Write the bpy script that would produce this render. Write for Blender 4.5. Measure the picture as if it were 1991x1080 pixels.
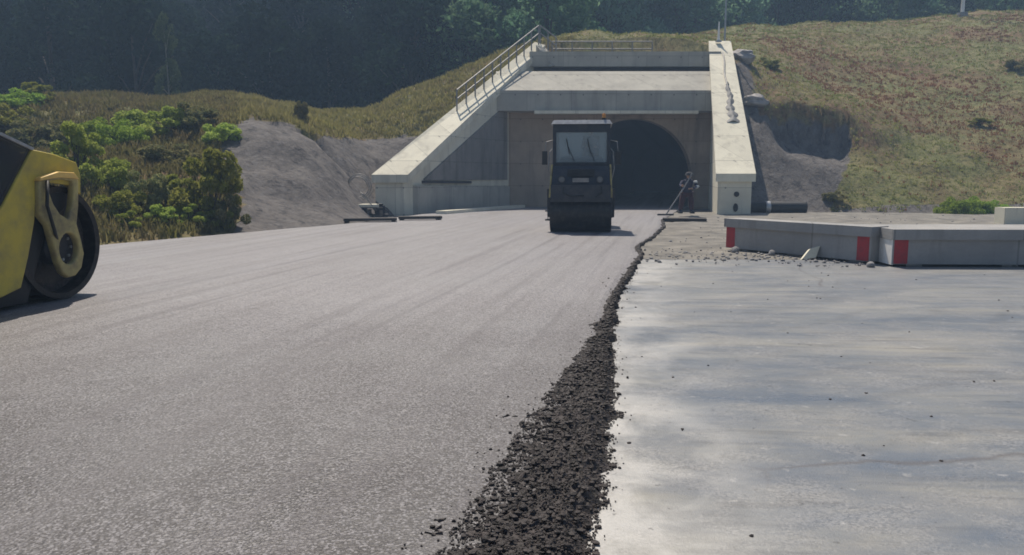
import bpy, bmesh, math, random
import numpy as np
from mathutils import Vector, Matrix, noise
R = math.radians
random.seed(7); rng = np.random.default_rng(7)
scn = bpy.context.scene
COL = scn.collection
for o in list(bpy.data.objects): bpy.data.objects.remove(o)

# ---------------------------------------------------------------- camera, sky, sun, exposure
F = 1500.0; CX = 995.5; CY = 540.0; CAMZ = 1.7
PITCH = math.atan(195.0 / F)
cam_d = bpy.data.cameras.new('camera'); cam = bpy.data.objects.new('camera', cam_d); COL.objects.link(cam)
cam.location = (0, 0, CAMZ); cam.rotation_euler = (math.pi / 2 - PITCH, 0, 0)
cam_d.sensor_width = 36; cam_d.lens = 36 * F / 1991.0; cam_d.clip_end = 2000; cam_d.clip_start = 0.05
scn.camera = cam
SUN_EL = R(62); SUN_AZ = R(-16)         # azimuth measured from +Y, negative = to the left
w = bpy.data.worlds.new('World'); scn.world = w; w.use_nodes = True
nt = w.node_tree; bg = nt.nodes['Background']
sky = nt.nodes.new('ShaderNodeTexSky'); sky.sky_type = 'NISHITA'; sky.sun_disc = False
sky.sun_elevation = SUN_EL; sky.sun_rotation = SUN_AZ; sky.dust_density = 1.2
nt.links.new(sky.outputs[0], bg.inputs[0]); bg.inputs[1].default_value = 0.062
sd = bpy.data.lights.new('sun', 'SUN'); so = bpy.data.objects.new('sun', sd); COL.objects.link(so)
sd.energy = 4.6; sd.angle = R(0.6); sd.color = (1.0, 0.90, 0.76)
S = Vector((math.sin(SUN_AZ) * math.cos(SUN_EL), math.cos(SUN_AZ) * math.cos(SUN_EL), math.sin(SUN_EL)))
so.rotation_euler = S.to_track_quat('Z', 'Y').to_euler(); so.location = (-20, 30, 60)
scn.view_settings.view_transform = 'Standard'; scn.view_settings.look = 'None'
scn.view_settings.exposure = 0.38; scn.view_settings.gamma = 1
scn.cycles.filter_width = 1.7; scn.cycles.volume_bounces = 1; scn.cycles.transparent_max_bounces = 24

# ---------------------------------------------------------------- helpers
def ray(px, py):
    a = (px - CX) / F; b = (CY - py) / F
    c, s = math.cos(PITCH), math.sin(PITCH)
    return Vector((a, c + b * s, -s + b * c))
def pt(px, py, Y):
    d = ray(px, py); t = Y / d.y
    return Vector((d.x * t, Y, CAMZ + d.z * t))
def gnd(px, py, z=0.0):
    d = ray(px, py); t = (z - CAMZ) / d.z
    return Vector((d.x * t, d.y * t, z))
def proj(x, y, z):
    c, s = math.cos(PITCH), math.sin(PITCH)
    dz = z - CAMZ
    fwd = y * c - dz * s; up = y * s + dz * c
    fwd = np.where(np.abs(fwd) < .01, .01, fwd) if isinstance(fwd, np.ndarray) else (fwd or .01)
    return CX + F * x / fwd, CY - F * up / fwd
def sstep(a, b, x): 
    t = np.clip((x - a) / (b - a), 0, 1); return t * t * (3 - 2 * t)

def tag(o, label=None, cat=None, group=None, kind=None):
    if label: o['label'] = label
    if cat: o['category'] = cat
    if group: o['group'] = group
    if kind: o['kind'] = kind
    return o
def thing(name, label, cat, loc=(0, 0, 0), rz=0, group=None):
    o = bpy.data.objects.new(name, None); COL.objects.link(o); o.empty_display_size = .2
    o.location = loc; o.rotation_euler = (0, 0, rz)
    return tag(o, label, cat, group)
def mesh_obj(name, me, m, parent=None, smooth=False):
    o = bpy.data.objects.new(name, me); COL.objects.link(o)
    if m: me.materials.append(m)
    if parent: o.parent = parent
    if smooth: me.polygons.foreach_set('use_smooth', [True] * len(me.polygons))
    return o
def obj(name, bm, m, parent=None, smooth=False, bevel=0, seg=2):
    if bevel:
        es = [e for e in bm.edges if len(e.link_faces) == 2 and e.calc_face_angle(0) > .5]
        bmesh.ops.bevel(bm, geom=es, offset=bevel, segments=seg, affect='EDGES', profile=.6)
    bmesh.ops.recalc_face_normals(bm, faces=bm.faces)
    me = bpy.data.meshes.new(name); bm.to_mesh(me); bm.free()
    return mesh_obj(name, me, m, parent, smooth)
def BM(): return bmesh.new()
def box(bm, x0, x1, y0, y1, z0, z1, mat=None):
    vs = [bm.verts.new(p) for p in ((x0,y0,z0),(x1,y0,z0),(x1,y1,z0),(x0,y1,z0),(x0,y0,z1),(x1,y0,z1),(x1,y1,z1),(x0,y1,z1))]
    if mat is not None:
        for v in vs: v.co = mat @ v.co
    for f in ((0,3,2,1),(4,5,6,7),(0,1,5,4),(1,2,6,5),(2,3,7,6),(3,0,4,7)): bm.faces.new([vs[i] for i in f])
    return vs
def hexa(bm, b, t):
    vs = [bm.verts.new(p) for p in list(b) + list(t)]
    for f in ((0,3,2,1),(4,5,6,7),(0,1,5,4),(1,2,6,5),(2,3,7,6),(3,0,4,7)): bm.faces.new([vs[i] for i in f])
def prism(bm, pts, ext):
    a = [bm.verts.new(p) for p in pts]; b = [bm.verts.new(Vector(p) + Vector(ext)) for p in pts]
    n = len(pts); bm.faces.new(a); bm.faces.new(b[::-1])
    for i in range(n): bm.faces.new((a[i], b[i], b[(i+1) % n], a[(i+1) % n]))
def tube(bm, pts, r, n=8, r2=None, cap=True):
    pts = [Vector(p) for p in pts]; rings = []
    for i, p in enumerate(pts):
        d = (pts[min(i+1, len(pts)-1)] - pts[max(i-1, 0)]).normalized()
        u = d.orthogonal().normalized() if i == 0 else (u - d * u.dot(d)).normalized()
        v = d.cross(u); rr = r if r2 is None else r + (r2 - r) * i / (len(pts) - 1)
        rings.append([bm.verts.new(p + (u * math.cos(k*2*math.pi/n) + v * math.sin(k*2*math.pi/n)) * rr) for k in range(n)])
    for a, b in zip(rings, rings[1:]):
        for k in range(n): bm.faces.new((a[k], a[(k+1) % n], b[(k+1) % n], b[k]))
    if cap: bm.faces.new(rings[0][::-1]); bm.faces.new(rings[-1])
def lathe(bm, prof, axis='Z', c=(0,0,0), n=32):
    # prof: (radius, height) list ; closed at both ends when radius = 0
    rings = []
    for r, h in prof:
        ring = []
        for k in range(n if r > 1e-6 else 1):
            a = k * 2 * math.pi / n
            p = {'Z': (r*math.cos(a), r*math.sin(a), h), 'Y': (r*math.cos(a), h, r*math.sin(a)), 'X': (h, r*math.cos(a), r*math.sin(a))}[axis]
            ring.append(bm.verts.new(Vector(p) + Vector(c)))
        rings.append(ring)
    for a, b in zip(rings, rings[1:]):
        for k in range(n):
            q = [a[k % len(a)], a[(k+1) % len(a)], b[(k+1) % len(b)], b[k % len(b)]]
            q = list(dict.fromkeys(q))
            if len(q) > 2: bm.faces.new(q)

# ---------------------------------------------------------------- materials
def nodes(name):
    m = bpy.data.materials.new(name); m.use_nodes = True
    return m, m.node_tree, m.node_tree.nodes['Principled BSDF']
def N(t, kind, **kw):
    n = t.nodes.new(kind)
    for k, v in kw.items():
        if k.startswith('i_'):
            key = k[2:]; n.inputs[int(key) if key.isdigit() else key.replace('_', ' ')].default_value = v
        else: setattr(n, k, v)
    return n
def along(t, rot, sx, sy):
    """object coordinates turned by rot about z and stretched by sx, sy along the turned axes"""
    c = N(t, 'ShaderNodeTexCoord'); mp = N(t, 'ShaderNodeMapping'); mp.vector_type = 'TEXTURE'
    mp.inputs['Scale'].default_value = (sx, sy, 1); mp.inputs['Rotation'].default_value = (0, 0, rot)
    t.links.new(c.outputs['Object'], mp.inputs[0]); return mp.outputs[0]
def coords(t, mode='Object', scale=(1, 1, 1), rot=(0, 0, 0)):
    c = N(t, 'ShaderNodeTexCoord'); mp = N(t, 'ShaderNodeMapping')
    mp.inputs['Scale'].default_value = scale; mp.inputs['Rotation'].default_value = rot
    t.links.new(c.outputs[mode], mp.inputs[0]); return mp.outputs[0]
def noisef(t, vec, scale, detail=4, rough=.55, lo=.35, hi=.65):
    n = N(t, 'ShaderNodeTexNoise'); n.inputs['Scale'].default_value = scale; n.inputs['Detail'].default_value = detail
    n.inputs['Roughness'].default_value = rough; t.links.new(vec, n.inputs['Vector'])
    mr = N(t, 'ShaderNodeMapRange'); mr.inputs[1].default_value = lo; mr.inputs[2].default_value = hi
    t.links.new(n.outputs[0], mr.inputs[0]); return mr.outputs[0]
def mixc(t, fac, a, b, mode='MIX'):
    n = N(t, 'ShaderNodeMix', data_type='RGBA', blend_type=mode)
    for s, v in ((n.inputs[0], fac), (n.inputs[6], a), (n.inputs[7], b)):
        if isinstance(v, bpy.types.NodeSocket): t.links.new(v, s)
        else: s.default_value = v if not isinstance(v, tuple) else (v + (1,) if len(v) == 3 else v)
    return n.outputs[2]
def mathn(t, op, a, b=0.5):
    n = N(t, 'ShaderNodeMath', operation=op)
    for s, v in ((n.inputs[0], a), (n.inputs[1], b)):
        if isinstance(v, bpy.types.NodeSocket): t.links.new(v, s)
        else: s.default_value = v
    return n.outputs[0]
def bump(t, b, h, strength=.3, dist=.02, prev=None):
    n = N(t, 'ShaderNodeBump'); n.inputs['Strength'].default_value = strength; n.inputs['Distance'].default_value = dist
    t.links.new(h, n.inputs['Height'])
    if prev: t.links.new(prev, n.inputs['Normal'])
    t.links.new(n.outputs[0], b.inputs['Normal']); return n.outputs[0]
def simple(name, c1, c2=None, rough=.6, metal=0, scale=3, bs=0, bscale=30, detail=4, spec=.5, stretch=(1,1,1), lo=.35, hi=.65, coat=0):
    m, t, b = nodes(name)
    v = coords(t, 'Object', stretch)
    if c2 is None: c2 = tuple(x * .75 for x in c1)
    f = noisef(t, v, scale, detail, .6, lo, hi)
    t.links.new(mixc(t, f, c1, c2), b.inputs['Base Color'])
    b.inputs['Roughness'].default_value = rough; b.inputs['Metallic'].default_value = metal
    b.inputs['Specular IOR Level'].default_value = spec; b.inputs['Coat Weight'].default_value = coat
    if bs: bump(t, b, noisef(t, v, bscale, 5, .6, 0, 1), bs, .03)
    return m
def concrete(name, c1, c2, stain=(.16, .15, .13), bs=.25):
    m, t, b = nodes(name); v = coords(t)
    base = mixc(t, noisef(t, v, .8, 6, .65), c1, c2)
    vs = coords(t, 'Object', (1.6, 1.6, .18))
    st = noisef(t, vs, 1.2, 5, .6, .52, .78)
    base = mixc(t, mathn(t, 'MULTIPLY', st, .72), base, stain)
    base = mixc(t, mathn(t, 'MULTIPLY', noisef(t, v, 25, 3, .6, .4, .8), .25), base, tuple(x * .6 for x in c1))
    c2_ = N(t, 'ShaderNodeTexCoord'); sp_ = N(t, 'ShaderNodeSeparateXYZ'); t.links.new(c2_.outputs['Object'], sp_.inputs[0])
    cb = N(t, 'ShaderNodeCombineXYZ'); t.links.new(mathn(t, 'ADD', sp_.outputs[0], mathn(t, 'MULTIPLY', sp_.outputs[1], .83)), cb.inputs[0]); t.links.new(sp_.outputs[2], cb.inputs[1])
    br = N(t, 'ShaderNodeTexBrick'); br.offset = 0; br.inputs['Scale'].default_value = 1; br.inputs['Brick Width'].default_value = 2.4; br.inputs['Row Height'].default_value = 1.23
    br.inputs['Mortar Size'].default_value = .022; br.inputs['Mortar Smooth'].default_value = .4
    br.inputs['Color1'].default_value = (1, 1, 1, 1); br.inputs['Color2'].default_value = (.86, .86, .86, 1); br.inputs['Mortar'].default_value = (.62, .62, .62, 1)
    t.links.new(cb.outputs[0], br.inputs['Vector'])
    base = mixc(t, .8, base, br.outputs['Color'], 'MULTIPLY')
    tv = N(t, 'ShaderNodeTexVoronoi'); tv.inputs['Scale'].default_value = .82; tv.inputs['Randomness'].default_value = 0; t.links.new(cb.outputs[0], tv.inputs['Vector'])
    base = mixc(t, mathn(t, 'MULTIPLY', mathn(t, 'LESS_THAN', tv.outputs['Distance'], .035), .6), base, (.05, .05, .05))
    t.links.new(base, b.inputs['Base Color']); b.inputs['Roughness'].default_value = .85
    bump(t, b, noisef(t, v, 14, 6, .65, 0, 1), bs, .03)
    return m
M = {}
M['conc'] = concrete('pale_concrete', (.78, .74, .60), (.66, .625, .51), (.34, .32, .27))
M['conc_beam'] = concrete('beam_concrete', (.47, .45, .39), (.36, .345, .305), (.2, .19, .165))
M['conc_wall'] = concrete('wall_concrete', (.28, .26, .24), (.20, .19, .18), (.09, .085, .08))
M['conc_head'] = concrete('headwall_concrete', (.42, .32, .235), (.31, .24, .18), (.10, .085, .075))
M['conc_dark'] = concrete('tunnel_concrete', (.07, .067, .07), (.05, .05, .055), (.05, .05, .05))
M['precast'] = concrete('precast_concrete', (.36, .35, .34), (.27, .27, .27), (.14, .14, .13))
M['black'] = simple('black_rubber', (.018, .018, .02), (.01, .01, .011), .55, bs=.1)
M['drum'] = simple('drum_steel', (.014, .013, .014), (.05, .042, .038), .45, .3, scale=7, bs=.2, detail=8, lo=.48, hi=.75)
M['dark_metal'] = simple('dark_steel', (.03, .033, .04), (.05, .05, .055), .5, .3, scale=5)
M['navy'] = simple('navy_paint', (.013, .017, .030), (.05, .048, .05), .42, 0, scale=5, detail=8, lo=.45, hi=.80)
M['yellow'] = simple('yellow_paint', (.56, .43, .06), (.30, .24, .08), .48, 0, scale=3.5, bs=.08, detail=8, lo=.42, hi=.74)
M['yellow_dusty'] = simple('dusty_yellow_paint', (.44, .36, .14), (.16, .13, .08), .65, 0, scale=5, bs=.12, detail=8, lo=.40, hi=.72)
M['orange'] = simple('orange_edge_paint', (.85, .55, .15), (.7, .45, .14), .45, 0, scale=5)
M['galv'] = simple('galvanised_steel', (.42, .43, .44), (.30, .31, .33), .45, .6, scale=8)
M['rail'] = simple('weathered_rail', (.30, .29, .28), (.18, .18, .18), .6, .3, scale=6)
M['white'] = simple('white_paint', (.85, .83, .80), (.74, .72, .69), .55, scale=10)
M['red'] = simple('red_paint', (.42, .03, .04), (.30, .035, .045), .55, scale=10)
M['wood'] = simple('grey_timber', (.20, .17, .14), (.11, .095, .08), .8, scale=4, stretch=(1, 8, 8), bs=.2)
M['darkwood'] = simple('tarred_timber', (.05, .042, .04), (.028, .025, .025), .8, scale=4, stretch=(1, 8, 8), bs=.2)
M['skin'] = simple('skin', (.42, .25, .17), (.36, .21, .14), .6, scale=20)
M['cloth_navy'] = simple('navy_cloth', (.02, .022, .05), (.035, .035, .07), .9, scale=14, bs=.2)
M['cloth_maroon'] = simple('maroon_cloth', (.07, .022, .03), (.045, .018, .024), .9, scale=14, bs=.2)
M['cloth_dark'] = simple('dark_cloth', (.03, .03, .035), (.05, .05, .055), .9, scale=14, bs=.2)
M['reflect'] = simple('reflective_tape', (.55, .57, .57), (.42, .44, .44), .35, scale=20)
M['rock'] = simple('grey_rock', (.30, .29, .29), (.17, .17, .175), .9, scale=3, bs=.6, bscale=9)
M['tarp'] = simple('grey_tarpaulin', (.20, .20, .20), (.12, .12, .125), .7, scale=6, bs=.3)
M['palerock'] = simple('pale_rock', (.42, .39, .37), (.24, .23, .23), .9, scale=2, bs=.7, bscale=7)
M['bark'] = simple('bark', (.10, .085, .07), (.05, .042, .036), .9, scale=5, stretch=(4, 4, 1), bs=.5, bscale=14)
M['palebark'] = simple('pale_bark', (.30, .29, .26), (.16, .15, .13), .9, scale=5, stretch=(4, 4, 1), bs=.5, bscale=14)
M['amber'] = simple('amber_lens', (.55, .25, .05), (.5, .2, .04), .25, scale=20)
M['lens'] = simple('lamp_lens', (.16, .17, .18), (.12, .12, .13), .12, scale=20)
def glass(name, col, alpha_mix):
    m, t, b = nodes(name)
    b.inputs['Base Color'].default_value = col + (1,); b.inputs['Roughness'].default_value = .04
    tr = N(t, 'ShaderNodeBsdfTransparent'); tr.inputs[0].default_value = (.82, .90, .95, 1)
    mx = N(t, 'ShaderNodeMixShader'); mx.inputs[0].default_value = alpha_mix
    t.links.new(b.outputs[0], mx.inputs[1]); t.links.new(tr.outputs[0], mx.inputs[2])
    t.links.new(mx.outputs[0], t.nodes['Material Output'].inputs[0]); return m
M['glass'] = glass('cab_glass', (.50, .56, .58), .66)
M['tinted'] = glass('tinted_glass', (.02, .03, .05), .25)

def leafmat(name, a, b_, c=None, scale=.5, trans=.25):
    m, t, b = nodes(name); v = coords(t)
    oi = N(t, 'ShaderNodeObjectInfo')
    f = noisef(t, v, scale, 3, .6, .3, .7)
    col = mixc(t, f, a, b_)
    if c: col = mixc(t, mathn(t, 'MULTIPLY', noisef(t, v, scale * 5, 2, .5, .45, .7), .6), col, c)
    hv = N(t, 'ShaderNodeHueSaturation'); t.links.new(col, hv.inputs['Color'])
    mr = N(t, 'ShaderNodeMapRange'); mr.inputs[3].default_value = .65; mr.inputs[4].default_value = 1.35
    t.links.new(oi.outputs['Random'], mr.inputs[0]); t.links.new(mr.outputs[0], hv.inputs['Value'])
    mr2 = N(t, 'ShaderNodeMapRange'); mr2.inputs[3].default_value = .475; mr2.inputs[4].default_value = .525
    t.links.new(oi.outputs['Random'], mr2.inputs[0]); t.links.new(mr2.outputs[0], hv.inputs['Hue'])
    t.links.new(hv.outputs[0], b.inputs['Base Color']); b.inputs['Roughness'].default_value = .6
    b.inputs['Specular IOR Level'].default_value = 0
    tl = N(t, 'ShaderNodeBsdfTranslucent'); t.links.new(hv.outputs[0], tl.inputs[0])
    mx = N(t, 'ShaderNodeMixShader'); mx.inputs[0].default_value = trans
    t.links.new(b.outputs[0], mx.inputs[1]); t.links.new(tl.outputs[0], mx.inputs[2])
    t.links.new(mx.outputs[0], t.nodes['Material Output'].inputs[0]); return m
M['leaf_dark'] = leafmat('dark_leaves', (.009, .020, .012), (.018, .036, .020), (.045, .07, .04), .25, .12)
M['leaf_mid'] = leafmat('mid_leaves', (.07, .17, .09), (.15, .26, .14), (.24, .34, .21), .25, .5)
M['leaf_pale'] = leafmat('pale_leaves', (.06, .09, .045), (.09, .12, .06), (.12, .15, .09), .25, .25)
M['leaf_shrub'] = leafmat('shrub_leaves', (.22, .28, .045), (.36, .40, .09), (.48, .50, .17), 1.2, .5)
M['leaf_shrub2'] = leafmat('dull_shrub_leaves', (.13, .16, .06), (.24, .22, .10), (.34, .29, .15), 1.2, .4)
M['leaf_bright'] = leafmat('bright_leaves', (.18, .27, .035), (.28, .37, .06), (.38, .45, .13), 1.5, .45)
M['weeds'] = leafmat('weed_blades', (.20, .22, .06), (.28, .24, .11), (.36, .36, .14), .8, .5)
M['grass'] = leafmat('rough_grass', (.18, .215, .06), (.25, .235, .085), (.32, .30, .13), .18, .5)
M['grass_brown'] = leafmat('dry_grass', (.30, .15, .075), (.24, .14, .07), (.34, .23, .12), .25, .45)
M['grass_yellow'] = leafmat('yellow_grass', (.34, .34, .10), (.27, .25, .10), (.42, .38, .17), .5, .5)

# ground with two zones (bare rock / rough grass), zone weight stored on the vertices
def ground_mat():
    m, t, b = nodes('hill_ground'); v = coords(t)
    at = N(t, 'ShaderNodeAttribute', attribute_name='rock')
    rk = mixc(t, noisef(t, v, .9, 6, .65), (.18, .165, .155), (.10, .092, .09))
    rs = coords(t, 'Object', (1.2, 1.2, .5), (R(25), R(35), 0))
    rk = mixc(t, noisef(t, rs, 3.5, 5, .7, .5, .7), rk, (.19, .18, .178))
    rk = mixc(t, noisef(t, rs, 2.2, 6, .7, .52, .7), rk, (.045, .044, .05))
    gr = mixc(t, noisef(t, v, .22, 4, .6, .40, .6), (.16, .165, .065), (.18, .115, .065))
    gr = mixc(t, noisef(t, v, 1.5, 5, .65, .45, .7), gr, (.25, .22, .11))
    gr = mixc(t, noisef(t, v, 5, 4, .65, .5, .75), gr, (.045, .05, .022))
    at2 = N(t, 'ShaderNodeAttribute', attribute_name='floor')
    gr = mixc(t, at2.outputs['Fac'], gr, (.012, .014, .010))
    edge = noisef(t, v, 1.6, 5, .7, .3, .7)
    fac = N(t, 'ShaderNodeMapRange'); fac.inputs[1].default_value = .42; fac.inputs[2].default_value = .58
    s = mathn(t, 'ADD', mathn(t, 'MULTIPLY', at.outputs['Fac'], .75), mathn(t, 'MULTIPLY', edge, .25))
    t.links.new(s, fac.inputs[0])
    t.links.new(mixc(t, fac.outputs[0], gr, rk), b.inputs['Base Color']); b.inputs['Roughness'].default_value = .95
    b.inputs['Specular IOR Level'].default_value = .2
    n1 = bump(t, b, noisef(t, rs, 2.5, 8, .7, 0, 1), .7, .25)
    bump(t, b, noisef(t, v, 12, 6, .7, 0, 1), .5, .06, n1)
    return m
M['ground'] = ground_mat()

def asphalt_mat():
    m, t, b = nodes('fresh_asphalt'); v = coords(t)
    lanes = along(t, R(-12), 1.0, 22)
    big = noisef(t, lanes, .9, 5, .6, .40, .60)
    base = mixc(t, big, (.28, .27, .285), (.145, .139, .15))
    vor = N(t, 'ShaderNodeTexVoronoi'); vor.inputs['Scale'].default_value = 62; t.links.new(v, vor.inputs['Vector'])
    sep = N(t, 'ShaderNodeSeparateColor'); t.links.new(vor.outputs['Color'], sep.inputs[0])
    st = N(t, 'ShaderNodeMapRange'); st.inputs[1].default_value = .15; st.inputs[2].default_value = .95
    t.links.new(sep.outputs[0], st.inputs[0])
    spk = mixc(t, st.outputs[0], (.075, .07, .074), (.42, .395, .405))
    base = mixc(t, .45, base, spk)
    # open, coarser and darker texture towards the unrolled edge
    at = N(t, 'ShaderNodeAttribute', attribute_name='coarse_glare')
    base = mixc(t, mathn(t, 'MULTIPLY', at.outputs['Fac'], .88), base, (.070, .067, .073))
    v2 = N(t, 'ShaderNodeTexVoronoi'); v2.inputs['Scale'].default_value = 88; v2.inputs['Randomness'].default_value = 1; t.links.new(v, v2.inputs['Vector'])
    s2 = N(t, 'ShaderNodeSeparateColor'); t.links.new(v2.outputs['Color'], s2.inputs[0])
    thr = mathn(t, 'ADD', mathn(t, 'MULTIPLY', at.outputs['Fac'], .62), .06)
    thr = mathn(t, 'ADD', thr, mathn(t, 'MULTIPLY', noisef(t, v, 5, 5, .7, .3, .7), .10))
    dk = mathn(t, 'LESS_THAN', s2.outputs[1], thr)
    base = mixc(t, mathn(t, 'MULTIPLY', dk, .85), base, (.035, .031, .033))
    lt = mathn(t, 'GREATER_THAN', s2.outputs[2], .86)
    base = mixc(t, mathn(t, 'MULTIPLY', lt, .5), base, (.31, .30, .32))
    sm = noisef(t, along(t, R(-12), .22, 14), 1.0, 4, .6, .50, .66)
    base = mixc(t, mathn(t, 'MULTIPLY', sm, .5), base, (.09, .082, .09))
    cloud = noisef(t, v, .55, 4, .6, .4, .7)
    base = mixc(t, mathn(t, 'MULTIPLY', cloud, .22), base, (.29, .29, .295))
    t.links.new(base, b.inputs['Base Color'])
    rr = N(t, 'ShaderNodeMapRange'); rr.inputs[3].default_value = .42; rr.inputs[4].default_value = .55
    t.links.new(big, rr.inputs[0]); t.links.new(rr.outputs[0], b.inputs['Roughness'])
    b.inputs['Specular IOR Level'].default_value = .5
    n1 = bump(t, b, vor.outputs['Distance'], .35, .012)
    bump(t, b, noisef(t, v, 42, 4, .6, 0, 1), .45, .02, n1)
    return m
M['asphalt'] = asphalt_mat()
M['crumb'] = simple('loose_asphalt', (.058, .047, .046), (.014, .012, .012), .65, scale=22, bs=.4, bscale=90, spec=.4)
M['joint'] = M['crumb']

def slab_mat():
    m, t, b = nodes('milled_pavement'); v = coords(t)
    st1 = along(t, R(3), 2.2, .8); st2 = along(t, R(-5), 5.0, .55); iso = along(t, 0, 1.5, 1.0)
    def nd(vec, sc, det, dist, lo, hi):
        n = N(t, 'ShaderNodeTexNoise'); n.inputs['Scale'].default_value = sc; n.inputs['Detail'].default_value = det
        n.inputs['Roughness'].default_value = .62; n.inputs['Distortion'].default_value = dist; t.links.new(vec, n.inputs['Vector'])
        mr = N(t, 'ShaderNodeMapRange'); mr.inputs[1].default_value = lo; mr.inputs[2].default_value = hi
        t.links.new(n.outputs[0], mr.inputs[0]); return mr.outputs[0]
    base = mixc(t, nd(st1, 1.1, 7, .6, .40, .60), (.25, .248, .24), (.165, .174, .188))
    base = mixc(t, mathn(t, 'MULTIPLY', nd(st2, 1.5, 7, .3, .48, .62), .5), base, (.30, .285, .24))
    base = mixc(t, mathn(t, 'MULTIPLY', nd(st2, 3.5, 6, .3, .52, .64), .6), base, (.12, .118, .115))
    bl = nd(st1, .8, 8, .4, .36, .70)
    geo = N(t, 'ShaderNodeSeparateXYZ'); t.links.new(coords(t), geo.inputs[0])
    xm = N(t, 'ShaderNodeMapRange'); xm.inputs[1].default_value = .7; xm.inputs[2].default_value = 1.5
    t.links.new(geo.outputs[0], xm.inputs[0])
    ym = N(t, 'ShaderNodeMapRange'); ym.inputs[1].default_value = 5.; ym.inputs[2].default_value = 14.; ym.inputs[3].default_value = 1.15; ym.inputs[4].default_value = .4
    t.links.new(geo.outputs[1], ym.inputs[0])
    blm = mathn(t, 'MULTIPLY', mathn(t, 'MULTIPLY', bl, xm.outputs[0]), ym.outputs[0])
    ae = N(t, 'ShaderNodeAttribute', attribute_name='coarse_glare')
    base = mixc(t, mathn(t, 'MULTIPLY', mathn(t, 'MULTIPLY', ae.outputs['Fac'], nd(v, 1.6, 6, .4, .38, .56)), .9), base, (.50, .49, .47))  # glare along the seam, painted as a pale strip in the colour
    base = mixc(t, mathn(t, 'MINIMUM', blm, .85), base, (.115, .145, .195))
    vor = N(t, 'ShaderNodeTexVoronoi'); vor.inputs['Scale'].default_value = 75; t.links.new(v, vor.inputs['Vector'])
    sep = N(t, 'ShaderNodeSeparateColor'); t.links.new(vor.outputs['Color'], sep.inputs[0])
    base = mixc(t, mathn(t, 'MULTIPLY', nd(v, 2.0, 5, .5, .42, .62), .28), base, mixc(t, sep.outputs[0], (.07, .07, .075), (.52, .50, .49)))
    base = mixc(t, mathn(t, 'MULTIPLY', nd(v, 9, 6, .2, .62, .70), .4), base, (.50, .49, .48))
    base = mixc(t, mathn(t, 'MULTIPLY', nd(v, 13, 6, .2, .64, .70), .6), base, (.06, .06, .062))
    # scraped arcs of tyre marks
    arc = N(t, 'ShaderNodeTexWave', wave_type='RINGS', rings_direction='Z'); arc.inputs['Scale'].default_value = .42; arc.inputs['Distortion'].default_value = 3.5
    arc.inputs['Detail'].default_value = 4; arc.inputs['Detail Scale'].default_value = .6
    mpa = N(t, 'ShaderNodeMapping'); mpa.inputs['Location'].default_value = (2.5, -16, 0); t.links.new(v, mpa.inputs[0]); t.links.new(mpa.outputs[0], arc.inputs[0])
    am = N(t, 'ShaderNodeMapRange'); am.inputs[1].default_value = .86; am.inputs[2].default_value = 1.; am.inputs[4].default_value = .14
    t.links.new(arc.outputs['Fac'], am.inputs[0])
    base = mixc(t, mathn(t, 'MULTIPLY', am.outputs[0], nd(v, .5, 3, .2, .45, .6)), base, (.09, .088, .088))
    # cracks
    cv = N(t, 'ShaderNodeTexVoronoi', feature='DISTANCE_TO_EDGE'); cv.inputs['Scale'].default_value = .22
    warp = N(t, 'ShaderNodeTexNoise'); warp.inputs['Scale'].default_value = .9; warp.inputs['Detail'].default_value = 6
    t.links.new(v, warp.inputs['Vector'])
    mixv = N(t, 'ShaderNodeMix', data_type='VECTOR'); mixv.inputs[0].default_value = .35
    t.links.new(v, mixv.inputs[4]); t.links.new(warp.outputs['Color'], mixv.inputs[5]); t.links.new(mixv.outputs[1], cv.inputs['Vector'])
    ck = N(t, 'ShaderNodeMapRange'); ck.inputs[1].default_value = .0; ck.inputs[2].default_value = .0045; ck.inputs[3].default_value = .7; ck.inputs[4].default_value = 0
    t.links.new(cv.outputs['Distance'], ck.inputs[0])
    base = mixc(t, mathn(t, 'MULTIPLY', ck.outputs[0], noisef(t, v, .5, 2, .5, .45, .55)), base, (.12, .11, .11))
    t.links.new(base, b.inputs['Base Color'])
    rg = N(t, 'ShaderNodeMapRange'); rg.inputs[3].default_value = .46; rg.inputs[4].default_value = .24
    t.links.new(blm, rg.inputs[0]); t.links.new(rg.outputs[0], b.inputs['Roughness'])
    n1 = bump(t, b, noisef(t, st2, 3, 6, .6, 0, 1), .3, .02)
    bump(t, b, noisef(t, v, 70, 5, .65, 0, 1), .5, .010, n1)
    return m
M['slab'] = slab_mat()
M['dirt'] = simple('sandy_dirt', (.25, .235, .21), (.13, .125, .118), .95, scale=1.4, bs=.7, bscale=12, detail=8, spec=.2)
M['gravel'] = simple('gravel', (.26, .25, .245), (.15, .145, .145), .95, scale=2.5, bs=.8, bscale=16, detail=8, spec=.2)

# ---------------------------------------------------------------- key plan lines
def interp(x, xs, ys): return np.interp(x, xs, ys)
WF, WB = 35.2, 47.0                     # wing walls: front and back distance
def quad_top(a, b, c, d): return [pt(a[0], a[1], WF), pt(b[0], b[1], WF), pt(c[0], c[1], WB), pt(d[0], d[1], WB)]
LW = quad_top((722, 340), (793, 340), (1060, 88), (1040, 82))       # outer front, inner front, inner back, outer back
RW = quad_top((1392, 338), (1470, 338), (1421, 80), (1378, 80))     # inner front, outer front, outer back, inner back
def wl(P, Q, Y): return P.x + (Q.x - P.x) * (Y - WF) / (WB - WF)
xLc = lambda Y: .5 * (wl(LW[0], LW[3], Y) + wl(LW[1], LW[2], Y))
xRc = lambda Y: .5 * (wl(RW[0], RW[3], Y) + wl(RW[1], RW[2], Y))
ztop = lambda Y: LW[0].z + (LW[3].z - LW[0].z) * (Y - WF) / (WB - WF)
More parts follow.
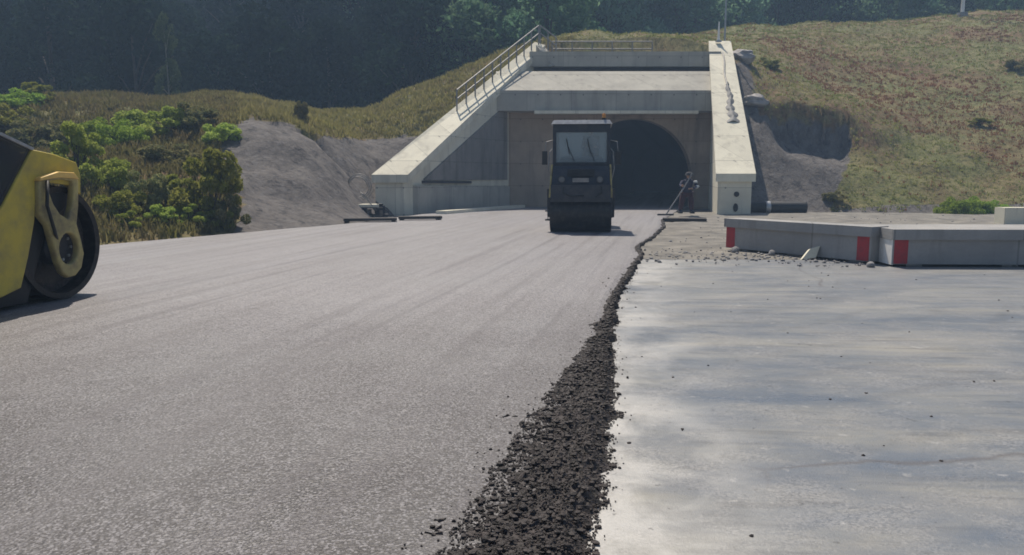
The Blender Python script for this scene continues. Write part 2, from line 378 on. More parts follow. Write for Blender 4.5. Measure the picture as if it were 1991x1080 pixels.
# road edges as x(Y)
Lpts = [gnd(p[0], p[1]) for p in ((0, 500), (200, 481), (450, 458), (690, 437))]
LE = [(-30., -14.6), (5., -14.6)] + [(p.y, p.x) for p in Lpts] + [(36.5, -3.6), (43.2, -0.1), (43.6, 3.45), (95, 16.)]
Rpts = [gnd(p[0], p[1]) for p in ((1128, 1080), (1150, 990), (1184, 860), (1196, 760), (1190, 650), (1200, 590), (1222, 545), (1252, 500))]
RE = [(-30., -.3), (1., .15)] + [(p.y, p.x) for p in Rpts] + [(18.6, 3.05), (21.5, 4.0), (26., 5.15), (30., 5.9), (36, 7.6), (43.2, 9.6), (43.6, 10.15), (95, 22.)]
LEy, LEx = zip(*LE); REy, REx = zip(*RE)
xleft = lambda Y: interp(Y, LEy, LEx); xright = lambda Y: interp(Y, REy, REx)

# ---------------------------------------------------------------- terrain
ctrl = []
def C(px, py, Y): p = pt(px, py, Y); ctrl.append((p.x, p.y, p.z))
def Z(x, y, z): ctrl.append((x, y, z))
for Y in (-10, 2, 10): Z(-15.2, Y, 0)
for p in Lpts: Z(p.x - .5, p.y, 0)
Z(-6.4, 34.5, .2)
for Y, z in ((-10, 2), (2, 2.2), (12, 2.6), (20, 3.2)): Z(-24, Y, z)
for Y, z in ((-10, 4), (10, 5), (30, 6)): Z(-40, Y, z)
for a in ((60, 300, 30), (60, 295, 35.5), (160, 290, 35.5), (100, 212, 39.3), (60, 195, 47), (-200, 330, 24), (-200, 220, 38), (-200, 190, 47),
          (200, 390, 23.5), (200, 290, 31), (200, 205, 42), (200, 190, 47), (330, 360, 26), (330, 270, 33), (330, 200, 43),
          (430, 400, 26.3), (440, 300, 30.5), (450, 240, 34), (470, 195, 44), (560, 405, 28), (560, 320, 31), (570, 243, 35.5), (580, 210, 46),
          (640, 385, 30.6), (650, 310, 34), (650, 265, 38), (650, 218, 47), (715, 320, 37), (715, 272, 40.5), (715, 220, 48),
          (800, 268, 41), (800, 183, 48), (880, 205, 44), (900, 140, 49), (980, 145, 46.5), (990, 100, 50), (1045, 90, 49.5),
          (1070, 113, 47), (1220, 113, 47), (1378, 110, 47), (1160, 96, 62), (1280, 84, 65), (1378, 70, 67), (1460, 60, 70), (1700, 43, 75), (1991, 21, 75), (2300, 0, 75),
          (1470, 412, 37.5), (1600, 412, 37.8), (1500, 340, 39.6), (1600, 335, 40), (1490, 272, 41.6), (1620, 272, 42), (1490, 215, 43.2), (1560, 205, 43.6), (1640, 222, 43.6), (1490, 150, 47), (1560, 150, 52), (1440, 110, 49), (1450, 85, 58), (1600, 90, 62),
          (1720, 412, 37.2), (1720, 300, 42), (1740, 200, 50), (1760, 110, 60), (1991, 412, 37), (1991, 300, 42.5), (1991, 170, 53), (1991, 80, 64), (2300, 412, 37), (2300, 300, 42.5), (2300, 150, 54), (2300, 60, 66)): C(*a)
for x in (60, 90): Z(x, 37, .1); Z(x, 60, 9); Z(x, 80, 18)
cp = np.array(ctrl)
def U(r2): return np.where(r2 > 1e-9, .5 * r2 * np.log(np.maximum(r2, 1e-9)), 0)
n_ = len(cp); K = U(((cp[:, None, :2] - cp[None, :, :2]) ** 2).sum(2)) + np.eye(n_) * 1.5
A = np.zeros((n_ + 3, n_ + 3)); A[:n_, :n_] = K; A[:n_, n_] = 1; A[:n_, n_+1:] = cp[:, :2]; A[n_, :n_] = 1; A[n_+1:, :n_] = cp[:, :2].T
W_ = np.linalg.solve(A, np.concatenate([cp[:, 2], np.zeros(3)]))
def tps(x, y):
    out = W_[n_] + W_[n_+1] * x + W_[n_+2] * y
    for i in range(n_): out = out + W_[i] * U((x - cp[i, 0]) ** 2 + (y - cp[i, 1]) ** 2)
    return out
def fbm(x, y, s, seed=0, oc=4):
    f = np.vectorize(lambda a, b: noise.fractal(Vector((a * s + seed, b * s, seed * 1.7)), .6, 2.1, oc)); return f(x, y)
CRX = (-40, -10, 1, 6, 12, 25); CRY = (47, 48, 50, 63, 69, 76)
def crest(x): return interp(x, CRX, CRY)
def flat_mask(x, y):
    """0 outside, 1 on the level road, pavement and court"""
    lim = np.where(y < WF, xleft(y) - .45, xLc(y))
    court = (y >= WF) & (y < 46.3) & (x > xLc(y)) & (x < xRc(y))
    front = (y < WF) & (x > lim) | ((y < 37.2) & (x >= xRc(y)))
    return court | front
def height(x, y, rough=True):
    x = np.asarray(x, float); y = np.asarray(y, float)
    z = np.clip(tps(x, y), -.05, 26)
    if rough:
        nz = fbm(x, y, .22, 3) * .35 + fbm(x, y, .9, 9, 3) * .14
        z = z + nz * sstep(0, 1.5, z)
    # cut face on the left: gullies and a steeper lip
    # notch dug into the right bank
    nx = (x - 16.3) / 2.35; 
    top = 43.6 - .5 * nx ** 2
    msk = sstep(1.2, .6, np.abs(nx)) * (y > 38.5) * (y < top)
    z = z - msk * sstep(40.2, 42.9, y) * 1.45
    # keep below the copings of the wing walls
    for xc, sgn in ((xLc, -1), (xRc, 1)):
        d = (x - xc(y)) * sgn
        lim = ztop(y) - .55 + .45 * np.maximum(d - 1, 0)
        z = np.where((d > -.2) & (d < 4) & (y > WF - .5) & (y < WB + .5), np.minimum(z, lim), z)
    z = np.where((x > xLc(WB) - .5) & (x < xRc(WB) + .3) & (y >= 46.2) & (y < 50), np.minimum(z, 8.75 + (y - 46.3) * .1), z)
    cy = crest(x)
    wgt = sstep(cy, cy + 9, y)
    zb = interp(x, (-10, 6, 14), (0, 6, 11)); hill = zb + .62 * np.maximum(0, y - cy - 12)
    hill = hill + (fbm(x, y, .03, 5) * 2.5 if rough else 0)
    z = z * (1 - wgt) + hill * wgt
    return np.where(flat_mask(x, y), -.06, np.maximum(z, -.05))
def axis(parts):
    out = []
    for a, b, s in parts: out += list(np.arange(a, b - 1e-6, s))
    return np.array(out + [parts[-1][1]])
gx = axis([(-170, -60, 10), (-60, -30, 2), (-30, -14, .7), (-14, 24, .33), (24, 40, .7), (40, 80, 2), (80, 180, 10)])
gy = axis([(-30, -10, 10), (-10, 14, 2), (14, 28, .6), (28, 50, .33), (50, 76, .9), (76, 140, 4), (140, 188, 12)])
XX, YY = np.meshgrid(gx, gy)
ZZ = height(XX, YY); FM = flat_mask(XX, YY)
PX, PY = proj(XX, YY, ZZ)
def inpoly(px, py, poly):
    inside = np.zeros(px.shape, bool); j = len(poly) - 1
    for i in range(len(poly)):
        xi, yi = poly[i]; xj, yj = poly[j]
        c = ((yi > py) != (yj > py)) & (px < (xj - xi) * (py - yi) / (yj - yi + 1e-9) + xi)
        inside ^= c; j = i
    return inside
ROCK = [[(430, 262), (480, 232), (560, 240), (600, 262), (700, 272), (770, 268), (830, 262), (790, 480), (440, 480), (470, 400), (425, 330)],
        [(1425, 130), (1452, 105), (1470, 190), (1478, 225), (1560, 208), (1640, 225), (1655, 300), (1625, 380), (1600, 440), (1400, 440), (1380, 300)]]
def rock_w(x, y, z):
    px, py = proj(x, y, z); r = np.zeros(px.shape, bool)
    for poly in ROCK: r |= inpoly(px, py, poly)
    return r & (y > 14)
RKW = rock_w(XX, YY, ZZ).astype(float)
RKW = np.where(FM | ((YY < 37.6) & (XX > 8)), 1, RKW)
ny, nx_ = XX.shape
verts = np.stack([XX, YY, ZZ], -1).reshape(-1, 3)
faces = []
zf = ZZ.ravel(); ff = FM.ravel()
for j in range(ny - 1):
    for i in range(nx_ - 1):
        q = (j*nx_+i, j*nx_+i+1, (j+1)*nx_+i+1, (j+1)*nx_+i)
        s = ff[list(q)]
        if s.any() and not s.all() and YY[j, i] > WF - 1 and max(zf[list(q)]) - min(zf[list(q)]) > 1.0: continue
        faces.append(q)
me = bpy.data.meshes.new('ground'); me.from_pydata(verts.tolist(), [], faces)
at = me.attributes.new('rock', 'FLOAT', 'POINT'); at.data.foreach_set('value', RKW.ravel())
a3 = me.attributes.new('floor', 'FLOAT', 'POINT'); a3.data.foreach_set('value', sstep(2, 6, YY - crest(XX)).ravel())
terrain = mesh_obj('ground', me, M['ground'], smooth=True); tag(terrain, kind='structure')

# ---------------------------------------------------------------- road (new asphalt mat) and milled pavement
def strip_mesh(name, ys, lf, rf, ncol, zt, m, coarse_glare=None, skirt=.0, wob=None):
    vs, fs, cv = [], [], []
    for y in ys:
        a, b = float(lf(y)), float(rf(y))
        if wob: b += wob(y)
        for k in range(ncol + 1):
            u = k / ncol; u = 1 - (1 - u) ** 1.6 if name == 'road' else u ** 2.4
            x = a + (b - a) * u
            vs.append((x, y, zt(x, y, b))); cv.append(coarse_glare(x, y, b) if coarse_glare else 0)
    c = ncol + 1
    for j in range(len(ys) - 1):
        for k in range(ncol): fs.append((j*c+k, j*c+k+1, (j+1)*c+k+1, (j+1)*c+k))
    if skirt:
        for side in (0, ncol):
            base = len(vs)
            for j in range(len(ys)): v = vs[j*c+side]; vs.append((v[0], v[1], v[2] - skirt)); cv.append(1)
            for j in range(len(ys) - 1):
                q = (j*c+side, (j+1)*c+side, base+j+1, base+j); fs.append(q if side else q[::-1])
    me = bpy.data.meshes.new(name); me.from_pydata(vs, [], fs)
    a_ = me.attributes.new('coarse_glare', 'FLOAT', 'POINT'); a_.data.foreach_set('value', cv)
    return mesh_obj(name, me, m)
rys = list(np.arange(-8, 2, 1)) + list(np.arange(2, 12, .08)) + list(np.arange(12, 30, .25)) + list(np.arange(30, 44, .4)) + list(np.arange(44, 92, 4))
nz1 = lambda x, y, s, sd=0.: noise.noise(Vector((x * s, y * s, sd)))
road = strip_mesh('road', rys, xleft, lambda y: xright(y) - .10, 60,
    lambda x, y, b: .055 + .008 * nz1(x, y, .7) + (.004 * nz1(x, y, 14) if y < 9 else 0) - .02 * max(0, 1 - (b - x) / .12),
    M['asphalt'], lambda x, y, b: max(float(np.clip(1 - (b - x) / (2.6 + .8 * nz1(x, y, .8)), 0, 1)) * float(np.clip((11 - y) / 7, 0, 1)), .8 * float(np.clip((10.5 - y) / 6.5, 0, 1)) * (1 + .35 * nz1(x, y, .5))), .1,
    lambda y: .035 * nz1(3.3, y, 3) + .02 * nz1(3.3, y, 9))
tag(road, kind='structure')
sl = strip_mesh('pavement', list(np.arange(-8, 2, 1)) + list(np.arange(2, 16.4, .4)), lambda y: xright(y) - 1.2, lambda y: 40, 30, lambda x, y, b: .0, M['slab'], lambda x, y, b: float(np.clip(1 - (x - float(xright(y)) - .25) / .8, 0, 1)))  # last argument: nearness to the seam, mask of the painted glare
tag(sl, kind='structure')
dm = strip_mesh('dirt_verge', list(np.arange(16.0, 37.6, .3)), lambda y: xright(y) - 1.0, lambda y: 60, 90,
    lambda x, y, b: .004 + .05 * max(0, nz1(x, y, .8, 4) + .1) * min(1, max(0, (y - 16.2))) + .02 * nz1(x, y, 4) * min(1, max(0, (y - 16.2))) , M['dirt'])
tag(dm, kind='structure')

# loose asphalt wedge along the edge
bx = [gnd(1030, 1080), gnd(905, 1079), gnd(985, 860)]
def wedge_w(y): return float(interp(y, (1, 3.3, 4.2, 5.2, 6.5, 8, 9.5, 12, 18), (.60, .50, .50, .44, .32, .16, .09, .06, .05)))
def wedge_h(x, y, b, wd):
    t = (b - x) / wd                                   # 0 at outer edge .. 1 at the mat
    env = sstep(-.06, .22, t) * (1 - .45 * sstep(.7, 1.1, t))
    lump = abs(nz1(x, y, 9, 2)) * .04 + abs(nz1(x, y, 26, 5)) * .035 + abs(nz1(x, y, 60, 8)) * .02
    return float(env) * (.050 + lump) - .004
vs, fs = [], []; yy = list(np.arange(2.2, 9, .016)) + list(np.arange(9, 31, .06)); nc = 56
for y in yy:
    b = float(xright(y)) + .06 * nz1(1.1, y, 2.2) + .05 * nz1(1.1, y, 6) + .03 * nz1(1.1, y, 18) + .0
    wd = wedge_w(y) * (1 + .35 * nz1(7, y, 3) + .2 * nz1(7, y, 11)) + .04
    for k in range(nc + 1):
        x = b - wd * 1.42 + wd * 1.5 * k / nc
        h = wedge_h(x, y, b, wd)
        tt = (b - x) / wd
        if tt > .3 and x < b - .10: h = max(h, .062 + .016 * nz1(x, y, 24) + .012 * nz1(x, y, 55)) if tt < .95 + .5 * nz1(x, y, 7) + .4 * nz1(x, y, 30) else .03
        vs.append((x, y, h if k else .03))
for j in range(len(yy) - 1):
    for k in range(nc): a = j*(nc+1)+k; fs.append((a, a+1, a+nc+2, a+nc+1))
me = bpy.data.meshes.new('loose_asphalt'); me.from_pydata(vs, [], fs)
loose = mesh_obj('loose_asphalt', me, M['crumb']); tag(loose, kind='stuff')
tag(loose, 'dark crumbly windrow of loose asphalt along the mat edge', 'asphalt crumbs')
# crumbs: small irregular stones, one scattered mass
def scatter_stones(name, pts, sizes, m, seed=1, sub=1):
    r = random.Random(seed)
    base = []
    for _ in range(6):
        b = BM(); bmesh.ops.create_icosphere(b, subdivisions=sub, radius=1)
        for v in b.verts: v.co *= r.uniform(.65, 1.15)
        for v in b.verts: v.co.z *= .75
        base.append((np.array([v.co[:] for v in b.verts]), [[v.index for v in f.verts] for f in b.faces])); b.free()
    V, Fc, off = [], [], 0
    for p, s in zip(pts, sizes):
        bv, bf = r.choice(base); a = r.uniform(0, 6.28); c, sn = math.cos(a), math.sin(a)
        q = bv @ np.array([[c, sn, 0], [-sn, c, 0], [0, 0, 1]]) * s * np.array([r.uniform(.8, 1.3), 1, r.uniform(.7, 1.1)]) + np.array(p)
        V.append(q); Fc += [[i + off for i in f] for f in bf]; off += len(bv)
    me = bpy.data.meshes.new(name); me.from_pydata(np.concatenate(V).tolist(), [], Fc)
    return mesh_obj(name, me, m)
pts, sz = [], []
for _ in range(26000):
    y = 2.3 + 12 * random.random() ** 1.7
    wd = wedge_w(y); b = float(xright(y)) + .05 * nz1(1.1, y, 2.2) + .05 * nz1(1.1, y, 6)
    x = b - wd * random.uniform(-.10, 1.25) if random.random() < .985 else b + abs(random.gauss(0, .05))
    if random.random() < .05 and x < b - wd: x -= abs(random.gauss(0, .15))
    s = random.uniform(.003, .0075) if random.random() < .93 else random.uniform(.010, .022)
    z = .05 + .02 * random.random() if x < b - .05 else .003
    if b - wd * .9 < x < b: z = max(wedge_h(x, y, b, wd), .06 if x < b - .12 else 0) + s * .5
    if x < b - wd: z = .058
    pts.append((x, y, z + s * .3)); sz.append(s)
cr = scatter_stones('asphalt_crumbs', pts, sz, M['crumb'], 3)
tag(cr, 'scattered dark asphalt crumbs on and beside the windrow', 'asphalt crumbs', kind='stuff')
# pebbles on pavement (few, dark and pale)
pts, sz = [], []
for _ in range(80):
    y = 2.6 + 13 * random.random() ** 1.2; x = float(xright(y)) + .1 + random.random() ** 1.5 * 7
    pts.append((x, y, .003)); sz.append(random.uniform(.004, .012) * (1 + y * .05))
pb = scatter_stones('pebbles', pts, sz, M['crumb'], 5); tag(pb, 'stray dark pebbles on the milled pavement', 'pebbles', kind='stuff')
# rubble band before the low barrier and behind
pts, sz = [], []
for _ in range(650):
    px = random.uniform(1250, 1700); py = random.gauss(0, 1) * 7 + 500 + (px - 1400) * .03
    if random.random() < .5: px = random.uniform(1270, 2300); py = random.uniform(415, 500)
    g = gnd(px, py)
    if g.x < xright(g.y) + .1: continue
    if random.random() < .35: g.x += 0
    pts.append((g.x, g.y, .02)); sz.append(random.choice((.012, .018, .03, .045)) * random.uniform(.6, 1.2))
rb = scatter_stones('rubble', pts, sz, M['rock'], 6); tag(rb, 'grey rubble and gravel strewn over the verge', 'rubble', kind='stuff')

# ---------------------------------------------------------------- tunnel portal
portal = thing('tunnel_portal', 'pale concrete road tunnel portal with sloping wing walls and arched opening', 'tunnel portal', (6.8, 43.5, 0))
def sub(o, par):                                                     # parent while keeping world-space mesh coordinates
    o.parent = par; o.matrix_parent_inverse = Matrix.Translation(-Vector(par.location)) if par.type == 'EMPTY' else Matrix(); return o
def wing(P, mname):
    bm = BM(); th = .34
    # wall body sits 12 cm inside the coping all round
    c = sum(P, Vector()) / 4
    def inset(p, k): 
        q = p.copy(); q.x += k; return q
    if P is LW: ins = [inset(P[0], .14), inset(P[1], -.22), inset(P[2], -.12), inset(P[3], .08)]
    else: ins = [inset(P[0], .14), inset(P[1], -.14), inset(P[2], -.12), inset(P[3], .12)]
    for q in ins[:2]: q.y += .12
    hexa(bm, [Vector((q.x, q.y, -.3)) for q in ins], [q - Vector((0, 0, th)) for q in ins])
    wall = sub(obj('wing_wall', bm, M['conc'], bevel=.02), portal)
    bm = BM()
    up = [p for p in P]
    nose = Vector((0, 0, -th - .02))
    hexa(bm, [p + nose for p in up], up)
    sub(obj('coping', bm, M['conc'], bevel=.03), wall)
    return wall
lw = wing(LW, 'l'); rw = wing(RW, 'r')
# plinth and a dark strip put in as the recess shadow on the inner side of the left wing
def innerL(Y, d=0.): 
    P, Q = LW[1], LW[2]; return wl(P, Q, Y) - .22 + .1 * (Y - WF) / (WB - WF) + d
bm = BM(); a, b = 35.9, 43.3
hexa(bm, [(innerL(a, -.3), a, -.2), (innerL(a, .16), a, -.2), (innerL(b, .16), b, -.2), (innerL(b, -.3), b, -.2)],
         [(innerL(a, -.3), a, 1.32), (innerL(a, .16), a, 1.32), (innerL(b, .16), b, 1.2), (innerL(b, -.3), b, 1.2)])
sub(obj('plinth', bm, M['conc_beam'], bevel=.02), lw)
bm = BM()
hexa(bm, [(innerL(a + .6, -.1), a + .6, 1.42), (innerL(a + .6, .1), a + .6, 1.42), (innerL(40, .1), 40, 1.38), (innerL(40, -.1), 40, 1.38)],
         [(innerL(a + .6, -.1), a + .6, 1.54), (innerL(a + .6, .1), a + .6, 1.54), (innerL(40, .1), 40, 1.5), (innerL(40, -.1), 40, 1.5)])
sub(obj('recess_shadow_strip', bm, M['dark_metal']), lw)
# wall panels below the fascia of the left wing, coloured darker to deepen its shade
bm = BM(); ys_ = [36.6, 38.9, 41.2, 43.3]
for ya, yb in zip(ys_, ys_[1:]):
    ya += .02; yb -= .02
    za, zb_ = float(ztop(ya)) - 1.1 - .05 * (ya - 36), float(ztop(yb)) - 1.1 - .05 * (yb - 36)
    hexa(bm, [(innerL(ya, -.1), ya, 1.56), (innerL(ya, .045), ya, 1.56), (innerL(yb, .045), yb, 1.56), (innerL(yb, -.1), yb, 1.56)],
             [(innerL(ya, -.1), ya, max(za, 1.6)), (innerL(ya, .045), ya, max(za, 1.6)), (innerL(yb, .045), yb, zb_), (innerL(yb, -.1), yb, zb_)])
sub(obj('shade_wall_panel', bm, M['conc_wall']), lw)
# drains / fixtures on the right wing front face
fz = WF + .12
for px, py, r in ((1432, 378, .17), (1430, 404, .16)):
    p = pt(px, py, fz)
    bm = BM(); lathe(bm, [(0, -.03), (r * .7, -.03), (r * .75, .06), (0, .06)], 'Y', (p.x, fz, p.z), 20)
    if py > 390:
        for v in bm.verts: v.co.z = p.z + (v.co.z - p.z) * 1.7
    sub(obj('drain_outlet', bm, M['black']), rw)
# headwall with arch
AX, AR, SP, HY = pt(1231, 345, 43.5).x, 3.25, 1.65, 43.5
def arch_pts(n=40, r=AR):
    return [(AX - r, -.2)] + [(AX - r * math.cos(math.pi * i / n), SP + r * math.sin(math.pi * i / n)) for i in range(n + 1)] + [(AX + r, -.2)]
ap = arch_pts()
bm = BM(); topz = 5.6; x0, x1 = xLc(43.5), xRc(43.5)
def vcol(y0, y1, rng_):
    pass
prev = None
for side_y in (HY, HY + .7):
    vs = [bm.verts.new((x, side_y, z)) for x, z in ap]
    vt = [bm.verts.new((x, side_y, topz)) for x, z in ap[1:-1]]
    for i in range(len(vt) - 1): bm.faces.new((vs[i+1], vs[i+2], vt[i+1], vt[i]))
    l0 = bm.verts.new((x0, side_y, -.2)); l1 = bm.verts.new((x0, side_y, topz)); r0 = bm.verts.new((x1, side_y, -.2)); r1 = bm.verts.new((x1, side_y, topz))
    bm.faces.new((l0, vs[0], vs[1], vt[0], l1)); bm.faces.new((vs[-1], r0, r1, vt[-1], vs[-2]))
    ring = [l0] + vs + [r0, r1] + vt[::-1] + [l1]
    if prev:
        for i in range(len(vs) - 1): bm.faces.new((prev[1+i], prev[2+i], vs[i+1], vs[i]))
    prev = ring
head = sub(obj('headwall', bm, M['conc_head']), portal)
# arch ring, slightly proud
bm = BM(); n = len(ap); apo = arch_pts(r=AR + .22); rings = []
for (xa, za), (xo, zo) in zip(ap, apo):
    rings.append([bm.verts.new(p) for p in ((xa + .0, HY + .1, za), (xa, HY - .05, za), (xo, HY - .05, zo), (xo, HY + .1, zo))])
for a_, b_ in zip(rings, rings[1:]):
    for k in range(4): bm.faces.new((a_[k], a_[(k+1) % 4], b_[(k+1) % 4], b_[k]))
sub(obj('arch_ring', bm, M['conc_head']), portal)
# lining, heading 13 degrees to the right
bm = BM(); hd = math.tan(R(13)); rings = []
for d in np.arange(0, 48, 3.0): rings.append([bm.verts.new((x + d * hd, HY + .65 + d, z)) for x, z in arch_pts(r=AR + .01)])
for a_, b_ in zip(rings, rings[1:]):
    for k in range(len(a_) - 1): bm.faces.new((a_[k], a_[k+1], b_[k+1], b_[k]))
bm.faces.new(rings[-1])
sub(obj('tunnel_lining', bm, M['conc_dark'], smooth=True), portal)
# beams across
xl, xr = -1.2, 13.2
bm = BM(); prof = [(42.4, 5.25), (42.4, 6.33), (44.6, 7.62), (45.2, 7.62), (45.2, 5.25)]
prism(bm, [(float(xLc(42.4)) + .25, y, z) for y, z in prof], (float(xRc(42.4)) - float(xLc(42.4)) - .3, 0, 0))
sub(obj('lower_beam', bm, M['conc_beam'], bevel=.03), portal)
bm = BM(); box(bm, 1.2, 10.0, 42.15, 42.6, 5.08, 5.246)
sub(obj('drip_ledge', bm, M['conc']), portal)
bm = BM(); box(bm, float(xLc(45.6)) + .2, float(xRc(45.6)), 45.6, 46.6, 8.02, 8.86)
sub(obj('upper_beam', bm, M['conc_beam'], bevel=.03), portal)
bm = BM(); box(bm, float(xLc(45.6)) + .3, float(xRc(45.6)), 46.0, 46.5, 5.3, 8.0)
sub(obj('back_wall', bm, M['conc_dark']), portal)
# sloping kerb stub from left wing head to the upper beam
bm = BM(); a = pt(1058, 92, 46.9); b = pt(1085, 128, 45.5)
hexa(bm, [(a.x - .5, 46.2, 8.2), (b.x - .4, 45.4, 8.0), (b.x + .5, 46.4, 8.0), (a.x + .1, 47.2, 8.2)],
         [(a.x - .5, 46.2, a.z), (b.x - .3, 45.4, b.z), (b.x + .5, 46.4, b.z), (a.x + .1, 47.2, a.z)])
sub(obj('corner_block', bm, M['conc_beam'], bevel=.05), portal)

# kerb strip beside left wing
kb = BM(); k0, k1 = gnd(858, 419), gnd(1012, 406)
hexa(kb, [(k0.x - .25, k0.y, 0), (k0.x + .25, k0.y, 0), (k1.x + .25, k1.y, 0), (k1.x - .25, k1.y, 0)],
         [(k0.x - .25, k0.y, .2), (k0.x + .25, k0.y, .2), (k1.x + .25, k1.y, .2), (k1.x - .25, k1.y, .2)])
tag(obj('kerb', kb, M['conc'], bevel=.02), 'long pale concrete kerb at the foot of the left wing wall', 'kerb')

# ---------------------------------------------------------------- railings
def railing(label, pts, nposts, h, m, rr=.042, rails=(1.0, .55), lean=(0, 0, 1), group=None):
    P = [Vector(p) for p in pts]
    t = thing('railing', label, 'railing', P[0], 0, group)
    o = P[0]; L = (P[-1] - P[0])
    for i in range(nposts):
        b = P[0] + L * i / (nposts - 1) - o
        bm = BM(); tube(bm, [b - Vector((0, 0, .1)), b + Vector((0, 0, h))], rr, 6); obj('post', bm, m, t)
    for f in rails:
        bm = BM(); tube(bm, [Vector((0, 0, h * f)), L + Vector((0, 0, h * f))], rr, 6); obj('rail', bm, m, t)
    return t
r0 = pt(868, 218, 40.6); r1 = pt(1035, 80, 46.8)
def lift(px_frac, Y): 
    x = wl(LW[0], LW[3], Y) + .28; return Vector((x, Y, float(ztop(Y)) - .02))
railing('grey steel handrail climbing the outer edge of the left wing wall', [lift(0, 40.2), lift(0, 46.9)], 11, 1.0, M['rail'])
p0 = lift(0, 46.95); railing('short grey handrail end returning towards the upper beam', [p0 + Vector((.06, .1, 0)), Vector((2.6, 46.9, 8.86))], 3, 1.0, M['rail'])
railing('low horizontal railing on the grass above the tunnel beams', [(2.4, 47.6, 8.8), (8.4, 47.6, 8.8)], 6, .95, M['rail'])

# ---------------------------------------------------------------- poles
p = Vector((pt(1397, 80, 46.6).x, 46.6, 9.6))
t = thing('marker_post', 'short white tapered post on the head of the right wing wall', 'post', p)
bm = BM(); tube(bm, [(0, 0, 0), (0, 0, 1.1)], .09, 8, .03); obj('shaft', bm, M['white'], t)
bm = BM(); box(bm, -.15, .15, -.15, .15, -.05, .04); obj('base_plate', bm, M['galv'], t)
p = Vector((pt(1408, 110, 47.6).x, 47.6, 8.9))
t = thing('lamp_pole', 'thin tall galvanised pole rising behind the right wing wall', 'pole', p)
bm = BM(); tube(bm, [(0, 0, 0), (0, 0, 7)], .06, 8, .04); obj('shaft', bm, M['galv'], t)
bm = BM(); box(bm, -.16, .16, -.16, .16, -.1, .05); obj('base_plate', bm, M['galv'], t)
q = pt(1870, 42, 74); q.z = float(height(np.array([q.x]), np.array([q.y]))[0])
t = thing('lamp_pole', 'white lamp pole standing on the ridge of the right hill', 'pole', q)
bm = BM(); tube(bm, [(0, 0, 0), (0, 0, 8.5)], .17, 8, .10); obj('shaft', bm, M['white'], t)
bm = BM(); lathe(bm, [(0, .25), (.45, .25), (.5, -.3), (0, -.3)], 'Z', n=10); obj('footing', bm, M['rock'], t)
bm = BM(); tube(bm, [(0, 0, 8.3), (0, -.3, 8.7), (0, -1.4, 8.9)], .06, 8); obj('lamp_arm', bm, M['white'], t)
bm = BM(); box(bm, -.15, .15, -2.0, -1.3, 8.85, 9.0); obj('lamp_head', bm, M['galv'], t, bevel=.03)
# clutter on the right coping: a folded dark tripod frame lying on the slope
def onR(u, Y, dz=.0):
    xa, xb = wl(RW[0], RW[3], Y), wl(RW[1], RW[2], Y); return Vector((xa + (xb - xa) * u, Y, float(RW[0].z + (RW[3].z - RW[0].z) * (Y - WF) / (WB - WF)) + dz))
o0 = onR(.55, 45.6)
cp_ = [onR(.55 + .03 * math.sin(k * .9), 45.6 - k * .42, .05) - o0 for k in range(10)]
t = bpy.data.objects.new('cable', bpy.data.meshes.new('cable')); bpy.data.objects.remove(t)
bm = BM(); tube(bm, cp_, .045, 6); o = obj('cable', bm, M['rail'], smooth=True); o.location = o0; tag(o, 'dark cable running down the slope of the right wing wall', 'cable')
o0 = onR(.60, 39.3)
bm = BM(); nu, nv = 10, 60; g = []
for j_ in range(nv + 1):
    row_ = []
    for i_ in range(nu + 1):
        Yv = 39.0 + 3.4 * j_ / nv; wd_ = .22 * (.5 + .8 * abs(math.sin(j_ * .31 + 1)) * (1 - .5 * j_ / nv))
        u_ = .60 + .03 * math.sin(j_ * .2) + (i_ / nu - .5) * wd_ * (1.4 - .6 * j_ / nv)
        edge_ = min(i_, nu - i_) / (nu / 2)
        row_.append(bm.verts.new(onR(u_, Yv, .012 + edge_ * (.10 + .16 * abs(noise.noise(Vector((i_ * .5, j_ * .33, 3)))))) - o0))
    g.append(row_)
for a_, b_ in zip(g, g[1:]):
    for k in range(nu): bm.faces.new((a_[k], a_[k+1], b_[k+1], b_[k]))
o = obj('tarpaulin', bm, M['tarp'], smooth=True); o.location = o0; tag(o, 'crumpled grey tarpaulin lying at the end of the cable on the right wing wall', 'tarpaulin')
# pale riprap boulders beside the right wing
for k, (px, py, Y, s) in enumerate(((1440, 112, 47.8, .75), (1466, 200, 43.8, .6))):
    q = pt(px, py, Y); bm = BM(); bmesh.ops.create_icosphere(bm, subdivisions=3, radius=s)
    for v in bm.verts: v.co = v.co * (1 + .4 * noise.noise(v.co * 2.2 + Vector((k * 7, 0, 0)))) ; v.co.z *= .6; v.co.x *= 1.3
    q.z = float(height(np.array([q.x]), np.array([q.y]))[0]) - s * .05
    o = obj('boulder', bm, M['palerock']); o.location = q
    lab = ['upper pale boulder beside the head of the right wing wall', 'lower pale boulder beside the right wing wall, above the shaded scar'][k]
    tag(o, lab, 'boulder', 'boulders beside the right wing wall')

